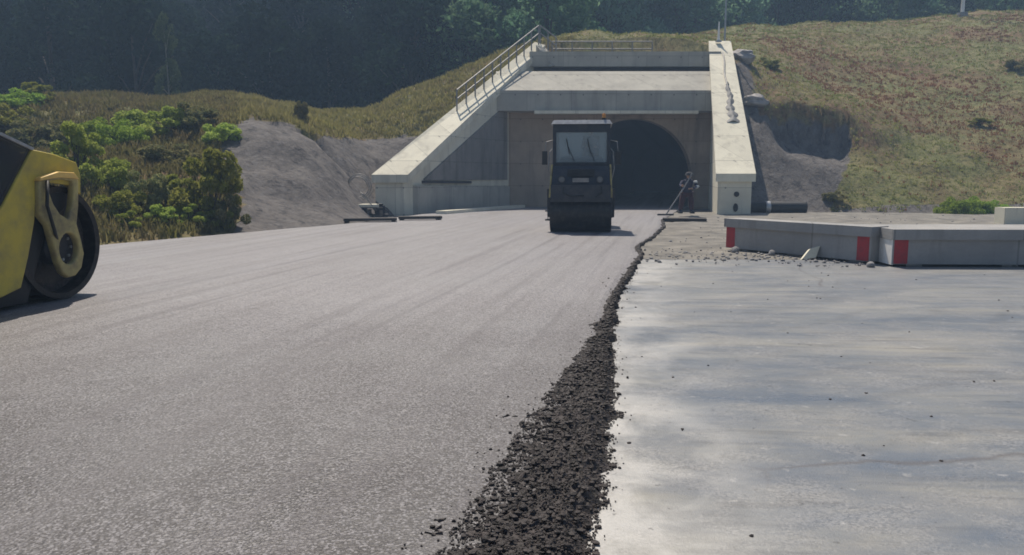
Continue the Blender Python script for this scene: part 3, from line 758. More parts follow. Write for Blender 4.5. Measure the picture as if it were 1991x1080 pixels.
# ---------------------------------------------------------------- low barrier blocks
def frame_dir(a, b):
    d = (Vector((b.x, b.y, 0)) - Vector((a.x, a.y, 0))); L = d.length; d.normalize(); return d, L
def barrier(label, a, b, stripe0, stripe1, h=.74, th=.5, endwhite=False):
    d, L = frame_dir(a, b); ang = math.atan2(d.y, d.x)
    t = thing('barrier_block', label, 'concrete barrier', (a.x, a.y, 0), ang, 'low precast barrier blocks')
    bm = BM(); box(bm, 0, L, .06, th, .05, h - .2); obj('body', bm, M['precast'], t, bevel=.015)
    bm = BM(); box(bm, -.03, L + .03, 0, th + .06, h - .198, h); obj('cap', bm, M['precast'], t, bevel=.02)
    for k in range(3):
        bm = BM(); x = .3 + k * (L - .8) / 2; box(bm, x, x + .3, .12, th - .05, -.02, .048); obj('foot', bm, M['precast'], t)
    for s, w_ in ((stripe0, .26), (stripe1, .26)):
        if s is not None:
            bm = BM(); box(bm, s, s + w_, .055, th - .05, .06, h - .205)
            vs_ = [v for v in bm.verts]; obj('red_band', bm, M['red'], t)
    if endwhite:
        bm = BM(); box(bm, -.012, .028, .062, th - .01, .04, h - .205); obj('white_band', bm, M['white'], t)
    return t
A0, A1 = gnd(1408, 486), gnd(1688, 515)
barrier('far low concrete barrier block, angled, red bands at both ends', A0, A1, .0, frame_dir(A0, A1)[1] - .30)
B0 = gnd(1736, 520); B1 = Vector((B0.x + 4.4, B0.y - .15, 0))
barrier('near low concrete barrier block with white end and red band', B0, B1, .03, None, .72, 1.6, True)
# red/white marks sit on the faces: pale block on the right edge
q = gnd(1952, 438); bm = BM(); box(bm, 0, 1.6, 0, .6, 0, .62)
o = obj('concrete_block', bm, M['conc'], bevel=.03); o.location = (q.x, q.y, 0); tag(o, 'pale concrete block half out of frame behind the near barrier', 'concrete block')
# leaning slab fragment + stones
q = gnd(1560, 506); bm = BM(); prism(bm, [(-.02, 0, 0), (.3, 0, .05), (.42, 0, .30), (.2, 0, .24)], (0, .12, 0))
o = obj('concrete_fragment', bm, M['conc'], bevel=.012); o.location = (q.x, q.y, .0); o.rotation_euler = (R(-18), 0, .1)
tag(o, 'broken pale concrete fragment leaning against the far barrier', 'concrete fragment')
for k, (px, py, s, lab) in enumerate(((1632, 503, .13, 'dark rounded stone before the far barrier near its right end'), (1430, 492, .10, 'small stone at the left end of the far barrier'),
        (1500, 498, .08, 'small flat stone left of the leaning concrete fragment'), (1692, 520, .07, 'small stone at the joint between the two barriers'))):
    q = gnd(px, py); bm = BM(); bmesh.ops.create_icosphere(bm, subdivisions=2, radius=s)
    for v in bm.verts: v.co *= 1 + .4 * noise.noise(v.co * 9 + Vector((k, 0, 0)))
    o = obj('stone', bm, M['rock'], smooth=False); o.location = (q.x, q.y, s * .6); tag(o, lab, 'stone', 'stones before the barriers')
# black pipe behind the barriers
q = gnd(1455, 414); t = thing('drain_pipe', 'black corrugated plastic pipe lying beside the right wing wall', 'pipe', (q.x, q.y, .26), R(-4))
bm = BM(); prof = []
L = 2.7
for i in range(60):
    x = L * i / 59; prof.append((.27 + .018 * (i % 2), x))
prof = [(.22, .25), (.22, 0)] + prof + [(.22, L), (.22, L - .25)]
lathe(bm, prof, 'X', n=24); obj('shell', bm, M['black'], t, smooth=True)
bm = BM(); lathe(bm, [(.30, .78), (.305, .80), (.305, .98), (.30, 1.0)], 'X', n=24); obj('coupling_band', bm, M['galv'], t, smooth=True)

# ---------------------------------------------------------------- left side clutter at the wing foot
q = gnd(668, 436); q2 = gnd(860, 431)
def plank(a, b, wd, h, z, label, m):
    d, L = frame_dir(a, b); t = thing('plank', label, 'plank', (a.x, a.y, z), math.atan2(d.y, d.x), 'planks by the left wing wall')
    bm = BM(); box(bm, 0, L, 0, wd, 0, h); obj('board', bm, m, t, bevel=.01)
    for s in (.05, L - .2): bm = BM(); box(bm, s, s + .15, .02, wd - .02, -.05, -.002); obj('batten', bm, m, t)
    return t
plank(q, gnd(772, 435), .6, .10, .10, 'dark timber plank, left one of two before the left wing wall', M['darkwood'])
plank(gnd(776, 432), q2, .5, .10, .10, 'dark timber plank, right one of two before the left wing wall', M['darkwood'])
q = gnd(722, 425, .0)
t = thing('pallet', 'grey timber pallet carrying a pale slab beside the left wing wall', 'pallet', (q.x - .7, q.y, .0), R(5))
for z in (.0, .34):
    for k in range(4): bm = BM(); box(bm, 0, 1.15, k * .26, k * .26 + .18, z + .08, z + .11); obj('deck_board', bm, M['wood'], t)
for x in (0, .5, 1.03): bm = BM(); box(bm, x, x + .12, 0, .96, .115, .335); obj('bearer', bm, M['wood'], t)
bm = BM(); box(bm, .05, 1.0, .05, .85, 0, .12); o = obj('stone_slab', bm, M['conc'], bevel=.015); o.location = (q.x - .7, q.y, .455); o.rotation_euler = (0, 0, R(3))
tag(o, 'pale stone slab lying flat on the grey timber pallet', 'slab')
# plate compactor
q = gnd(744, 424); t = thing('plate_compactor', 'small dark plate compactor with upright handle by left wing wall', 'compactor', (q.x - .1, q.y, .02), R(20))
bm = BM(); prism(bm, [(-.35, -.25, .12), (-.25, -.25, .0), (.25, -.25, 0), (.35, -.25, .12), (.33, -.25, .14), (-.33, -.25, .14)], (0, .5, 0)); obj('base_plate', bm, M['dark_metal'], t)
bm = BM(); box(bm, -.2, .18, -.18, .18, .15, .5); obj('engine', bm, M['navy'], t, bevel=.04)
bm = BM(); lathe(bm, [(0, 0), (.12, 0), (.14, .03), (.14, .08), (0, .1)], 'Z', (0, 0, .5), 16); obj('recoil_starter', bm, M['black'], t)
bm = BM(); tube(bm, [(-.2, -.2, .3), (-.75, -.2, 1.0), (-.8, 0, 1.05), (-.75, .2, 1.0), (-.2, .2, .3)], .02, 6); obj('handle', bm, M['rail'], t)
bm = BM(); lathe(bm, [(.1, -.02), (.13, -.03), (.13, .03), (.1, .02), (.1, -.02)], 'Y', (.3, .3, .15), 16); obj('transport_wheel', bm, M['black'], t)
# coil of grey hose hanging / lying on bank (pale ring)
q = pt(697, 385, 33.6); q.z = max(.4, float(height(np.array([q.x]), np.array([q.y]))[0]))
bm = BM(); pts_ = [(math.cos(a) * (.40 + .01 * a), .02 * a, math.sin(a) * (.40 + .01 * a) + .38) for a in np.arange(0, 6.28 * 3, .3)]
tube(bm, pts_, .022, 6); o = obj('hose_coil', bm, M['rail'], smooth=True); o.location = q; tag(o, 'coil of grey hose leaning on the bank left of the wing wall', 'hose')
# dark plank / sill at right of road end
plank(gnd(1288, 432), gnd(1374, 433), .7, .12, .02, 'dark timber plank under the worker at the right road edge', M['darkwood'])
bpy.data.objects['plank'].get('label')

# ---------------------------------------------------------------- people
def skin_fig(name, chain, m, parent, sub_=2):
    """chain: list of ((x,y,z),radius,parent_index)"""
    me = bpy.data.meshes.new(name)
    me.from_pydata([c[0] for c in chain], [(i, c[2]) for i, c in enumerate(chain) if c[2] is not None], [])
    o = mesh_obj(name, me, m, parent)
    sk = o.modifiers.new('skin', 'SKIN'); sk.use_smooth_shade = True
    for i, c in enumerate(chain):
        sv = me.skin_vertices[0].data[i]; sv.radius = (c[1], c[1]) if not isinstance(c[1], tuple) else c[1]
        sv.use_root = (i == 0)
    ss = o.modifiers.new('sub', 'SUBSURF'); ss.levels = sub_; ss.render_levels = sub_
    bpy.context.view_layer.update()
    dg = bpy.context.evaluated_depsgraph_get()
    nm = bpy.data.meshes.new_from_object(o.evaluated_get(dg)); o.modifiers.clear(); o.data = nm
    for p_ in nm.polygons: p_.use_smooth = True
    if not nm.materials: nm.materials.append(m)
    return o
def hand(name, wrist, direction, parent, m, curl=.5):
    w_ = Vector(wrist); d = Vector(direction).normalized(); s = d.orthogonal().normalized(); up = d.cross(s)
    ch = [((0, 0, 0), .026, None)]
    P_ = lambda a, b, c: tuple(w_ + d * a + s * b + up * c)
    ch = [(P_(0, 0, 0), .026, None), (P_(.05, 0, 0), .034, 0), (P_(.09, 0, 0), .03, 1)]
    for k, (b, L) in enumerate(((-.030, .06), (-.010, .072), (.010, .068), (.030, .052))):
        i = len(ch); ch.append((P_(.10, b, 0), .0095, 2)); ch.append((P_(.10 + L * .5, b, -.012 * curl * 2), .009, i)); ch.append((P_(.10 + L * .75, b, -.05 * curl), .008, i + 1))
    i = len(ch); ch.append((P_(.045, -.045, -.005), .011, 1)); ch.append((P_(.075, -.06, -.02), .0095, i))
    return skin_fig(name, ch, m, parent, 1)
def head(parent, c, m_skin, face=Vector((0, -1, 0)), helmet=None, hair=None):
    bm = BM(); bmesh.ops.create_uvsphere(bm, u_segments=20, v_segments=16, radius=1)
    c = Vector(c); f = face.normalized(); s = Vector((0, 0, 1)).cross(f).normalized(); u = f.cross(s) * -1
    u = Vector((0, 0, 1)) if abs(f.z) < .2 else s.cross(f) * -1
    for v in bm.verts:
        x, y, z = v.co
        w_ = .075 * (1 - .18 * max(0, -z)); 
        yy_ = y * .095
        if y < 0 and abs(x) < .25 and -.35 < z < .05: yy_ -= .018 * (1 - abs(x) * 4)     # nose
        if y < 0 and .05 < z < .3 and .2 < abs(x) < .55: yy_ += .008                     # eye sockets
        v.co = c + s * (x * w_) + f * (-yy_) + Vector((0, 0, 1)) * (z * .118)
    h_ = obj('head', bm, m_skin, parent, smooth=True)
    if helmet:
        bm = BM(); lathe(bm, [(.001, .15), (.06, .14), (.10, .09), (.115, .03), (.118, .0), (.14, -.005), (.14, .005), (.118, .01)], 'Z', n=20)
        for v in bm.verts:
            if v.co.length > .125 and v.co.z < .02: v.co += f * .02
            v.co += c + Vector((0, 0, .035))
        obj('hard_hat', bm, helmet, parent, smooth=True)
    return h_
# worker at the road edge, standing bent with a long rake handle slanting down to the left
q = gnd(1334, 421)
wk = thing('person', 'worker in dark navy and maroon clothes bent over a long-handled rake', 'person', (q.x, q.y, .13))
ch = [((0, .05, .92), .135, None), ((0, .0, 1.10), .125, 0), ((.0, -.10, 1.30), .15, 1), ((.0, -.18, 1.45), .10, 2), ((-.01, -.23, 1.53), .055, 3),
      ((.10, .05, .88), .10, 0), ((.14, -.04, .50), .068, 5), ((.16, .04, .10), .048, 6), ((.18, -.08, .05), .04, 7),
      ((-.10, .05, .88), .10, 0), ((-.15, -.06, .50), .068, 9), ((-.18, .02, .10), .048, 10), ((-.20, -.11, .05), .04, 11),
      ((.17, -.14, 1.40), .065, 2), ((.26, -.20, 1.18), .047, 13), ((.12, -.36, 1.08), .036, 14),
      ((-.17, -.14, 1.40), .065, 2), ((-.25, -.26, 1.22), .047, 16), ((-.22, -.42, 1.16), .036, 17)]
wk.scale = (1.45, 1.35, 1.0); skin_fig('body', ch, M['cloth_navy'], wk, 2)
tr = [((0, .05, .90), .148, None), ((.10, .05, .84), .112, 0), ((.14, -.04, .50), .085, 1), ((.16, .04, .14), .07, 2),
      ((-.10, .05, .84), .112, 0), ((-.15, -.06, .50), .085, 4), ((-.18, .02, .14), .07, 5)]
skin_fig('trousers', tr, M['cloth_maroon'], wk, 2)
head(wk, (-.01, -.29, 1.62), M['skin'], Vector((-.3, -1, 0)), M['cloth_dark'])
hand('hand', (.12, -.36, 1.08), (-.9, -.25, .1), wk, M['skin'], .9); hand('hand', (-.22, -.42, 1.16), (-.1, -.7, .4), wk, M['skin'], .9)
bm = BM()
tube(bm, [(.28, -.22, 1.22), (.24, -.22, 1.14), (.21, -.27, 1.12)], .058, 8); obj('reflective_cuff', bm, M['reflect'], wk, smooth=True)
bm = BM(); tube(bm, [(.19, -.15, 1.41), (.22, -.17, 1.32)], .07, 8); obj('reflective_band', bm, M['reflect'], wk, smooth=True)
for s in (.17, -.19):
    bm = BM(); box(bm, s - .05, s + .05, -.17, .09, .0, .09); obj('boot', bm, M['black'], wk, bevel=.03)
rk = thing('rake', 'long pale-handled rake held by the worker at the road edge', 'rake', (q.x, q.y, .13)); rk.scale = (1.45, 1.35, 1)
bm = BM(); tube(bm, [(.06, -.42, 1.75), (-.20, -.50, 1.10), (-.72, -.62, .0)], .022, 8); obj('handle', bm, M['rail'], rk)
bm = BM(); box(bm, -.98, -.50, -.66, -.60, -.05, .02); obj('rake_head', bm, M['dark_metal'], rk)
# ---------------------------------------------------------------- dark roller facing the camera
q = gnd(1128, 457); q.z = .055
rl = thing('road_roller', 'dark tandem road roller facing the camera on the new asphalt', 'road roller', q, R(-6))
W2 = .92
def part(name, m, fn, bevel=0, smooth=False, parent=rl):
    bm = BM(); fn(bm); return obj(name, bm, m, parent, smooth, bevel)
# drums: front (toward camera at y=+.6) and rear
DR = .60
for yc in (DR, 3.4):
    dprof = [(0, -W2 + .12), (DR - .1, -W2 + .12), (DR - .1, -W2 + .01), (DR - .02, -W2), (DR, -W2 + .02), (DR, W2 - .02), (DR - .02, W2), (DR - .1, W2 - .01), (DR - .1, W2 - .12), (0, W2 - .12)]
    d_ = part('drum', M['drum'], lambda bm: lathe(bm, dprof, 'X', (0, yc, DR), 48), smooth=False)
    for s in (-1, 1): part('axle_hub', M['dark_metal'], lambda bm: lathe(bm, [(0, s * (W2 + .09)), (.16, s * (W2 + .09)), (.2, s * (W2 - .1)), (0, s * (W2 - .12))], 'X', (0, yc, DR), 16), parent=d_)
    for s in (-1, 1): part('drum_fork', M['navy'], lambda bm: prism(bm, [(s * (W2 + .02), yc - .14, .5), (s * (W2 + .02), yc + .14, .5), (s * (W2 + .02), yc + .32, 1.3), (s * (W2 + .02), yc - .32, 1.3)], (s * .07, 0, 0)), .015)
# scraper + step bar in front, low
part('scraper_bar', M['dark_metal'], lambda bm: box(bm, -W2 + .03, W2 - .03, -.10, -.02, .92, 1.02))
# front body / water tank
part('front_frame', M['navy'], lambda bm: box(bm, -W2 + .04, W2 - .04, -.12, 1.5, 1.02, 1.42), .04)
part('water_tank', M['navy'], lambda bm: hexa(bm, [(-W2 + .06, -.05, 1.424), (W2 - .06, -.05, 1.424), (W2 - .06, 1.4, 1.424), (-W2 + .06, 1.4, 1.424)], [(-W2 + .10, .18, 1.98), (W2 - .10, .18, 1.98), (W2 - .10, 1.4, 1.98), (-W2 + .10, 1.4, 1.98)]), .05)
for s in (-1, 1):
    part('side_panel', M['yellow_dusty'], lambda bm: prism(bm, [(s * (W2 - .03), -.1, 1.05), (s * (W2 - .03), 1.5, 1.05), (s * (W2 - .06), 1.5, 2.02), (s * (W2 - .08), .2, 2.02)], (s * .05, 0, 0)), .012)
    hl = part('headlight', M['dark_metal'], lambda bm: lathe(bm, [(0, .06), (.10, .06), (.11, -.05), (.09, -.05), (.085, -.02), (0, -.02)], 'Y', (s * .56, -.02, 1.58), 20))
    part('lens', M['lens'], lambda bm: lathe(bm, [(0, -.03), (.08, -.025), (.08, -.01), (0, -.01)], 'Y', (s * .56, -.02, 1.58), 20), parent=hl)
part('number_plate', M['rail'], lambda bm: box(bm, -.24, .24, -.16, -.13, 1.50, 1.62))
part('centre_frame', M['navy'], lambda bm: box(bm, -.5, .5, 1.5, 2.6, .8, 1.42), .03)
part('engine_hood', M['navy'], lambda bm: box(bm, -W2 + .06, W2 - .06, 2.7, 4.2, 1.2, 2.05), .08)
# cab: floor, posts, roof, panes, seat
cz0, cz1, cy0, cy1, cw = 1.99, 3.22, .55, 2.45, .86
part('cab_floor', M['navy'], lambda bm: box(bm, -cw, cw, cy0, cy1, cz0 - .12, cz0), .02)
for sx in (-1, 1):
    for y_ in (cy0, cy1 - .1):
        part('cab_post', M['navy'], lambda bm: box(bm, min(sx * cw, sx * (cw - .1)), max(sx * cw, sx * (cw - .1)), y_, y_ + .1, cz0, cz1), .015)
part('cab_roof', M['galv'], lambda bm: hexa(bm, [(-cw - .05, cy0 - .12, cz1), (cw + .05, cy0 - .12, cz1), (cw + .05, cy1 + .1, cz1), (-cw - .05, cy1 + .1, cz1)], [(-cw + .03, cy0 - .04, cz1 + .12), (cw - .03, cy0 - .04, cz1 + .12), (cw - .03, cy1, cz1 + .12), (-cw + .03, cy1, cz1 + .12)]), .03)
part('roof_fascia', M['navy'], lambda bm: box(bm, -cw + .1, cw - .1, cy0 + .01, cy0 + .06, cz1 - .24, cz1 - .003))
part('windscreen', M['glass'], lambda bm: box(bm, -cw + .1, cw - .1, cy0 + .03, cy0 + .045, cz0 + .1, cz1 - .24))
part('dashboard', M['black'], lambda bm: hexa(bm, [(-.7, .75, 2.0), (.7, .75, 2.0), (.7, 1.1, 2.0), (-.7, 1.1, 2.0)], [(-.65, .8, 2.2), (.65, .8, 2.2), (.6, 1.05, 2.28), (-.6, 1.05, 2.28)]))
part('window_sill', M['navy'], lambda bm: box(bm, -cw + .1, cw - .1, cy0 + .0, cy0 + .1, cz0 + .002, cz0 + .1))
part('rear_window', M['glass'], lambda bm: box(bm, -cw + .1, cw - .1, cy1 - .05, cy1 - .035, cz0 + .05, cz1 - .05))
for s in (-1, 1): part('side_window', M['glass'], lambda bm: box(bm, s * (cw - .05), s * (cw - .05) + .012, cy0 + .1, cy1 - .1, cz0 + .05, cz1 - .05))
part('steering_column', M['black'], lambda bm: tube(bm, [(.28, 1.0, 2.2), (.28, 1.2, 2.5)], .03, 8))
part('steering_wheel', M['black'], lambda bm: tube(bm, [(.28 + .18 * math.cos(a), 1.2 + .05 * math.sin(a), 2.5 + .17 * math.sin(a)) for a in np.arange(0, 6.4, .4)], .016, 6))
part('seat', M['black'], lambda bm: (box(bm, .02, .54, 1.45, 1.95, 2.12, 2.26), box(bm, .02, .54, 1.88, 2.0, 2.26, 2.95)), .04)
bt = part('beacon', M['black'], lambda bm: lathe(bm, [(0, 3.34), (.07, 3.34), (.07, 3.40), (0, 3.40)], 'Z', (.66, .62, 0), 12))
part('beacon_lens', M['amber'], lambda bm: lathe(bm, [(.055, 3.402), (.055, 3.5), (.03, 3.54), (0, 3.54)], 'Z', (.66, .62, 0), 12), parent=bt)
for s in (-1, 1):
    mr_ = part('mirror', M['black'], lambda bm: box(bm, s * 1.10 - .08, s * 1.10 + .08, .5, .55, 2.02, 2.42), .02)
    part('mirror_arm', M['rail'], lambda bm: tube(bm, [(s * cw, .6, 2.75), (s * 1.06, .55, 2.7), (s * 1.10, .54, 2.38)], .014, 6), parent=mr_)
    part('grab_rail', M['rail'], lambda bm: tube(bm, [(s * .9, .3, 1.5), (s * .98, .4, 1.9), (s * .95, .52, 2.4), (s * .87, .58, 2.5)], .018, 6))
part('step', M['dark_metal'], lambda bm: (box(bm, -1.06, -.93, .2, .5, .62, .66), box(bm, -1.06, -.93, .2, .5, .35, .39), box(bm, -.985, -.965, .2, .24, .36, 1.05)))
part('wiper', M['black'], lambda bm: (tube(bm, [(-.2, cy0 - .02, cz0 + .12), (-.42, cy0 - .02, cz0 + .62)], .012, 5), tube(bm, [(-.36, cy0 - .02, cz0 + .35), (-.45, cy0 - .02, cz0 + .8)], .016, 5)))
part('wiper', M['black'], lambda bm: (tube(bm, [(.4, cy0 - .02, cz0 + .12), (.2, cy0 - .02, cz0 + .62)], .012, 5), tube(bm, [(.28, cy0 - .02, cz0 + .35), (.18, cy0 - .02, cz0 + .8)], .016, 5)))
part('hydraulic_hose', M['black'], lambda bm: tube(bm, [(-.5, -.14, 1.35), (-.52, -.2, 1.2), (-.3, -.18, 1.08), (.1, -.15, 1.1)], .02, 6))
part('hydraulic_hose', M['black'], lambda bm: tube(bm, [(.6, -.14, 1.38), (.62, -.2, 1.2), (.45, -.18, 1.06)], .02, 6))
part('front_grille', M['dark_metal'], lambda bm: [box(bm, -.4, .4, -.02 + .02 * k, .02 + .02 * k, 1.68 + .045 * k, 1.70 + .045 * k) for k in range(5)])
part('sprinkler_bar', M['rail'], lambda bm: tube(bm, [(-W2 + .08, -.04, 1.06), (W2 - .08, -.04, 1.06)], .02, 6))
# driver
rot = Matrix.Rotation(R(-6), 4, 'Z')
dv = thing('person', 'driver in dark blue overalls seated in the dark roller cab', 'person', q, R(-6))
ch = [((.28, 1.70, 2.35), .13, None), ((.28, 1.74, 2.55), .14, 0), ((.28, 1.74, 2.78), .15, 1), ((.28, 1.72, 2.88), .07, 2), ((.28, 1.70, 2.94), .055, 3),
      ((.36, 1.65, 2.33), .09, 0), ((.38, 1.25, 2.36), .07, 5), ((.38, 1.18, 2.06), .05, 6), ((.20, 1.65, 2.33), .09, 0), ((.18, 1.25, 2.36), .07, 8), ((.18, 1.18, 2.06), .05, 9),
      ((.48, 1.70, 2.76), .062, 2), ((.54, 1.52, 2.54), .045, 11), ((.44, 1.27, 2.55), .034, 12), ((.08, 1.70, 2.76), .062, 2), ((.02, 1.52, 2.54), .045, 14), ((.12, 1.27, 2.55), .034, 15)]
skin_fig('body', ch, M['cloth_navy'], dv, 2)
head(dv, (.28, 1.68, 3.03), M['skin'], Vector((0, -1, 0)))
bm = BM(); lathe(bm, [(.001, .1), (.06, .085), (.085, .03), (.088, -.01)], 'Z', (.28, 1.69, 3.06), 16); obj('cap', bm, M['cloth_dark'], dv, smooth=True)
hand('hand', (.44, 1.27, 2.55), (-.2, -1, .1), dv, M['skin'], .9); hand('hand', (.12, 1.27, 2.55), (.2, -1, .1), dv, M['skin'], .9)

# ---------------------------------------------------------------- yellow roller, left edge
HDG = R(9)
P0 = gnd(118, 592); P0.z = .055
fwd = Vector((math.sin(HDG), math.cos(HDG), 0)); left = Vector((-math.cos(HDG), math.sin(HDG), 0))
def side(px, py, c=0.0):
    d = ray(px, py); o_ = Vector((0, 0, CAMZ)); t_ = (c - (o_ - P0).dot(left)) / d.dot(left)
    p_ = o_ + d * t_ - P0; return p_.dot(fwd), p_.z
yr = thing('road_roller', 'yellow road roller with black drum, cut off by the left edge', 'road roller', P0, math.pi / 2 - HDG)
def plate(name, outer, holes, y0, y1, m, parent=yr, bevel=.012, px=True, c=0.0):
    cu = bpy.data.curves.new('tmp', 'CURVE'); cu.dimensions = '2D'; cu.fill_mode = 'BOTH'
    for poly in [outer] + holes:
        sp = cu.splines.new('POLY'); sp.points.add(len(poly) - 1); sp.use_cyclic_u = True
        for i, p_ in enumerate(poly):
            u, z = side(p_[0], p_[1], c) if px else p_; sp.points[i].co = (u, z, 0, 1)
    cu.extrude = abs(y1 - y0) / 2 - bevel; cu.bevel_depth = bevel; cu.bevel_resolution = 1; cu.offset = -bevel
    co = bpy.data.objects.new('tmp', cu); COL.objects.link(co); bpy.context.view_layer.update()
    me = bpy.data.meshes.new_from_object(co.evaluated_get(bpy.context.evaluated_depsgraph_get()))
    bpy.data.objects.remove(co)
    for v in me.vertices: x, z, y = v.co; v.co = (x, (y0 + y1) / 2 + y, z)
    me.materials.clear(); me.update()
    return mesh_obj(name, me, m, parent)
DRY = .765
uc, _ = side(123, 480)
ydp = [(0, .22), (.30, .20), (DRY - .10, .20), (DRY - .085, .03), (DRY - .01, .02), (DRY, .035), (DRY, 2.0), (DRY - .1, 2.0), (0, 1.9)]
part('drum', M['drum'], lambda bm: lathe(bm, ydp, 'Y', (uc, 0, DRY), 64), parent=yr)
z1 = lambda pts_: [(x / 2.348, 180 + y / 2.348) for x, y in pts_]
def ell(cx, cy, rx, ry, n=20): return [(cx + rx * math.cos(a * 2 * math.pi / n), cy + ry * math.sin(a * 2 * math.pi / n)) for a in range(n)]
arm = z1([(145, 402), (230, 372), (300, 374), (330, 402), (330, 520), (322, 600), (342, 670), (356, 735), (345, 800), (318, 835), (285, 845), (258, 825), (236, 775), (212, 690), (190, 610), (150, 560)])
h1 = z1([(192, 405), (250, 396), (302, 405), (306, 450), (300, 520), (284, 578), (245, 555), (215, 510), (198, 465)])
h2 = z1(ell(286, 712, 44, 72))
arm_o = plate('drum_arm', arm, [h1, h2], -.10, .0, M['yellow_dusty'], bevel=.02)
plate('arm_cap', z1([(142, 404), (150, 388), (230, 362), (300, 366), (325, 396), (300, 392), (230, 388)]), [], -.13, .06, M['orange'], parent=arm_o, bevel=.008)
part('drum_hub', M['dark_metal'], lambda bm: lathe(bm, [(0, .02), (.20, .02), (.24, .08), (.24, .21), (0, .21)], 'Y', (side(122, 482)[0], 0, side(122, 482)[1]), 24), parent=yr)
for k in range(8):
    a_ = k * math.pi / 4; hu, hz_ = side(122, 482)
    part('hub_bolt', M['galv'], lambda bm: lathe(bm, [(0, .0), (.022, .0), (.022, .025), (0, .025)], 'Y', (hu + .16 * math.cos(a_), 0, hz_ + .16 * math.sin(a_)), 6), parent=yr)
part('hydraulic_hose', M['black'], lambda bm: tube(bm, [(side(75, 352)[0], -.13, side(75, 352)[1]), (side(70, 400)[0], -.16, side(70, 400)[1]), (side(88, 450)[0], -.14, side(88, 450)[1]), (side(112, 480)[0], -.02, side(112, 480)[1])], .022, 8), parent=yr, smooth=True)
part('drum_residue', M['crumb'], lambda bm: lathe(bm, [(DRY - .115, .198), (DRY - .20, .197)], 'Y', (uc, 0, DRY), 64), parent=yr)
# dark inner frame between arm and body
plate('inner_frame', [(60, 345), (150, 372), (150, 390), (100, 440), (62, 590), (-120, 625), (-120, 560), (0, 540), (60, 430)], [], .06, .17, M['black'])
# yellow main body side + full-width body
body = [(57, 291), (100, 300), (143, 316), (152, 342), (152, 378), (128, 360), (66, 352), (62, 430), (50, 500), (36, 560), (0, 578), (-170, 640), (-170, 560), (-90, 520), (0, 400)]
plate('body_side', body, [], -.04, .05, M['yellow'])
plate('body_side', body, [], 1.95, 2.04, M['yellow'])
core = [(57, 296), (143, 322), (148, 350), (128, 352), (66, 348), (60, 380), (-170, 420), (-170, 330)]
plate('body_shell', core, [], .055, 1.94, M['yellow'])
plate('cab_door', [(57, 291), (0, 400), (-90, 520), (-170, 560), (-170, 190), (-40, 248), (0, 264)], [], -.02, .04, M['tinted'])
plate('cab_door_frame', [(60, 288), (0, 260), (-170, 183), (-170, 190), (0, 266), (57, 293)], [], -.05, .06, M['galv'], bevel=.003)
plate('cab_side', [(50, 298), (0, 390), (-90, 510), (-170, 550), (-170, 195), (0, 270)], [], .06, 1.94, M['navy'])
# remainder of the machine, left of the frame
lx = side(-160, 400)[0]
plate('rear_body', [(lx + .1, .55), (lx + .1, 1.6), (lx - .6, 1.9), (lx - 2.4, 1.8), (lx - 2.7, 1.2), (lx - 2.6, .6)], [], .05, 1.95, M['yellow'], px=False, bevel=.03)
plate('cab', [(lx + .35, 1.7), (lx + .1, 2.9), (lx - 1.3, 2.9), (lx - 1.4, 1.7)], [], .1, 1.9, M['tinted'], px=False, bevel=.03)
plate('cab_roof', [(lx + .4, 2.93), (lx + .3, 3.05), (lx - 1.4, 3.05), (lx - 1.5, 2.93)], [], .0, 2.0, M['yellow'], px=False, bevel=.02)
for s in (.1, 1.55):
    wh = part('rear_wheel', M['black'], lambda bm: lathe(bm, [(.3, .0), (.6, -.02), (.70, .05), (.70, .35), (.6, .42), (.3, .40), (.3, 0)], 'Y', (lx - 1.7, s, .70), 32), parent=yr)
    part('rim', M['yellow'], lambda bm: lathe(bm, [(0, .08), (.22, .08), (.3, .02), (.3, .38), (0, .34)], 'Y', (lx - 1.7, s, .70), 24), parent=wh)

# ---------------------------------------------------------------- foliage
def leaf_cloud(n, sampler, size, r, flat=.5):
    """n leaves as bent quads (2 tris each)"""
    P = sampler(n); n = len(P)
    a = r.normal(size=(n, 3)); a /= np.linalg.norm(a, axis=1)[:, None]
    b = np.cross(a, r.normal(size=(n, 3))); b /= np.linalg.norm(b, axis=1)[:, None]
    s = size * r.uniform(.6, 1.3, n)[:, None]
    V = np.stack([P - a * s, P + b * s * flat, P + a * s, P - b * s * flat], 1).reshape(-1, 3)
    Fc = np.arange(n * 4).reshape(-1, 4)
    return V, Fc
def np_mesh(name, V, Fc):
    me = bpy.data.meshes.new(name); me.vertices.add(len(V)); me.vertices.foreach_set('co', V.astype(np.float32).ravel())
    k = Fc.shape[1]; me.loops.add(Fc.size); me.loops.foreach_set('vertex_index', Fc.ravel().astype(np.int32))
    me.polygons.add(len(Fc)); me.polygons.foreach_set('loop_start', (np.arange(len(Fc)) * k).astype(np.int32))
    me.update(calc_edges=True); me.validate(); return me
def crown_sampler(clumps, r):
    C_ = np.array([c[0] for c in clumps]); Rd = np.array([c[1] for c in clumps]); wgt = Rd ** 2 / (Rd ** 2).sum()
    def f(n):
        i = r.choice(len(C_), n, p=wgt); d = r.normal(size=(n, 3)); d /= np.linalg.norm(d, axis=1)[:, None]
        rad = Rd[i] * r.uniform(.35, 1.0, n) ** .5
        return C_[i] + d * rad[:, None] * np.array([1, 1, .75])
    return f
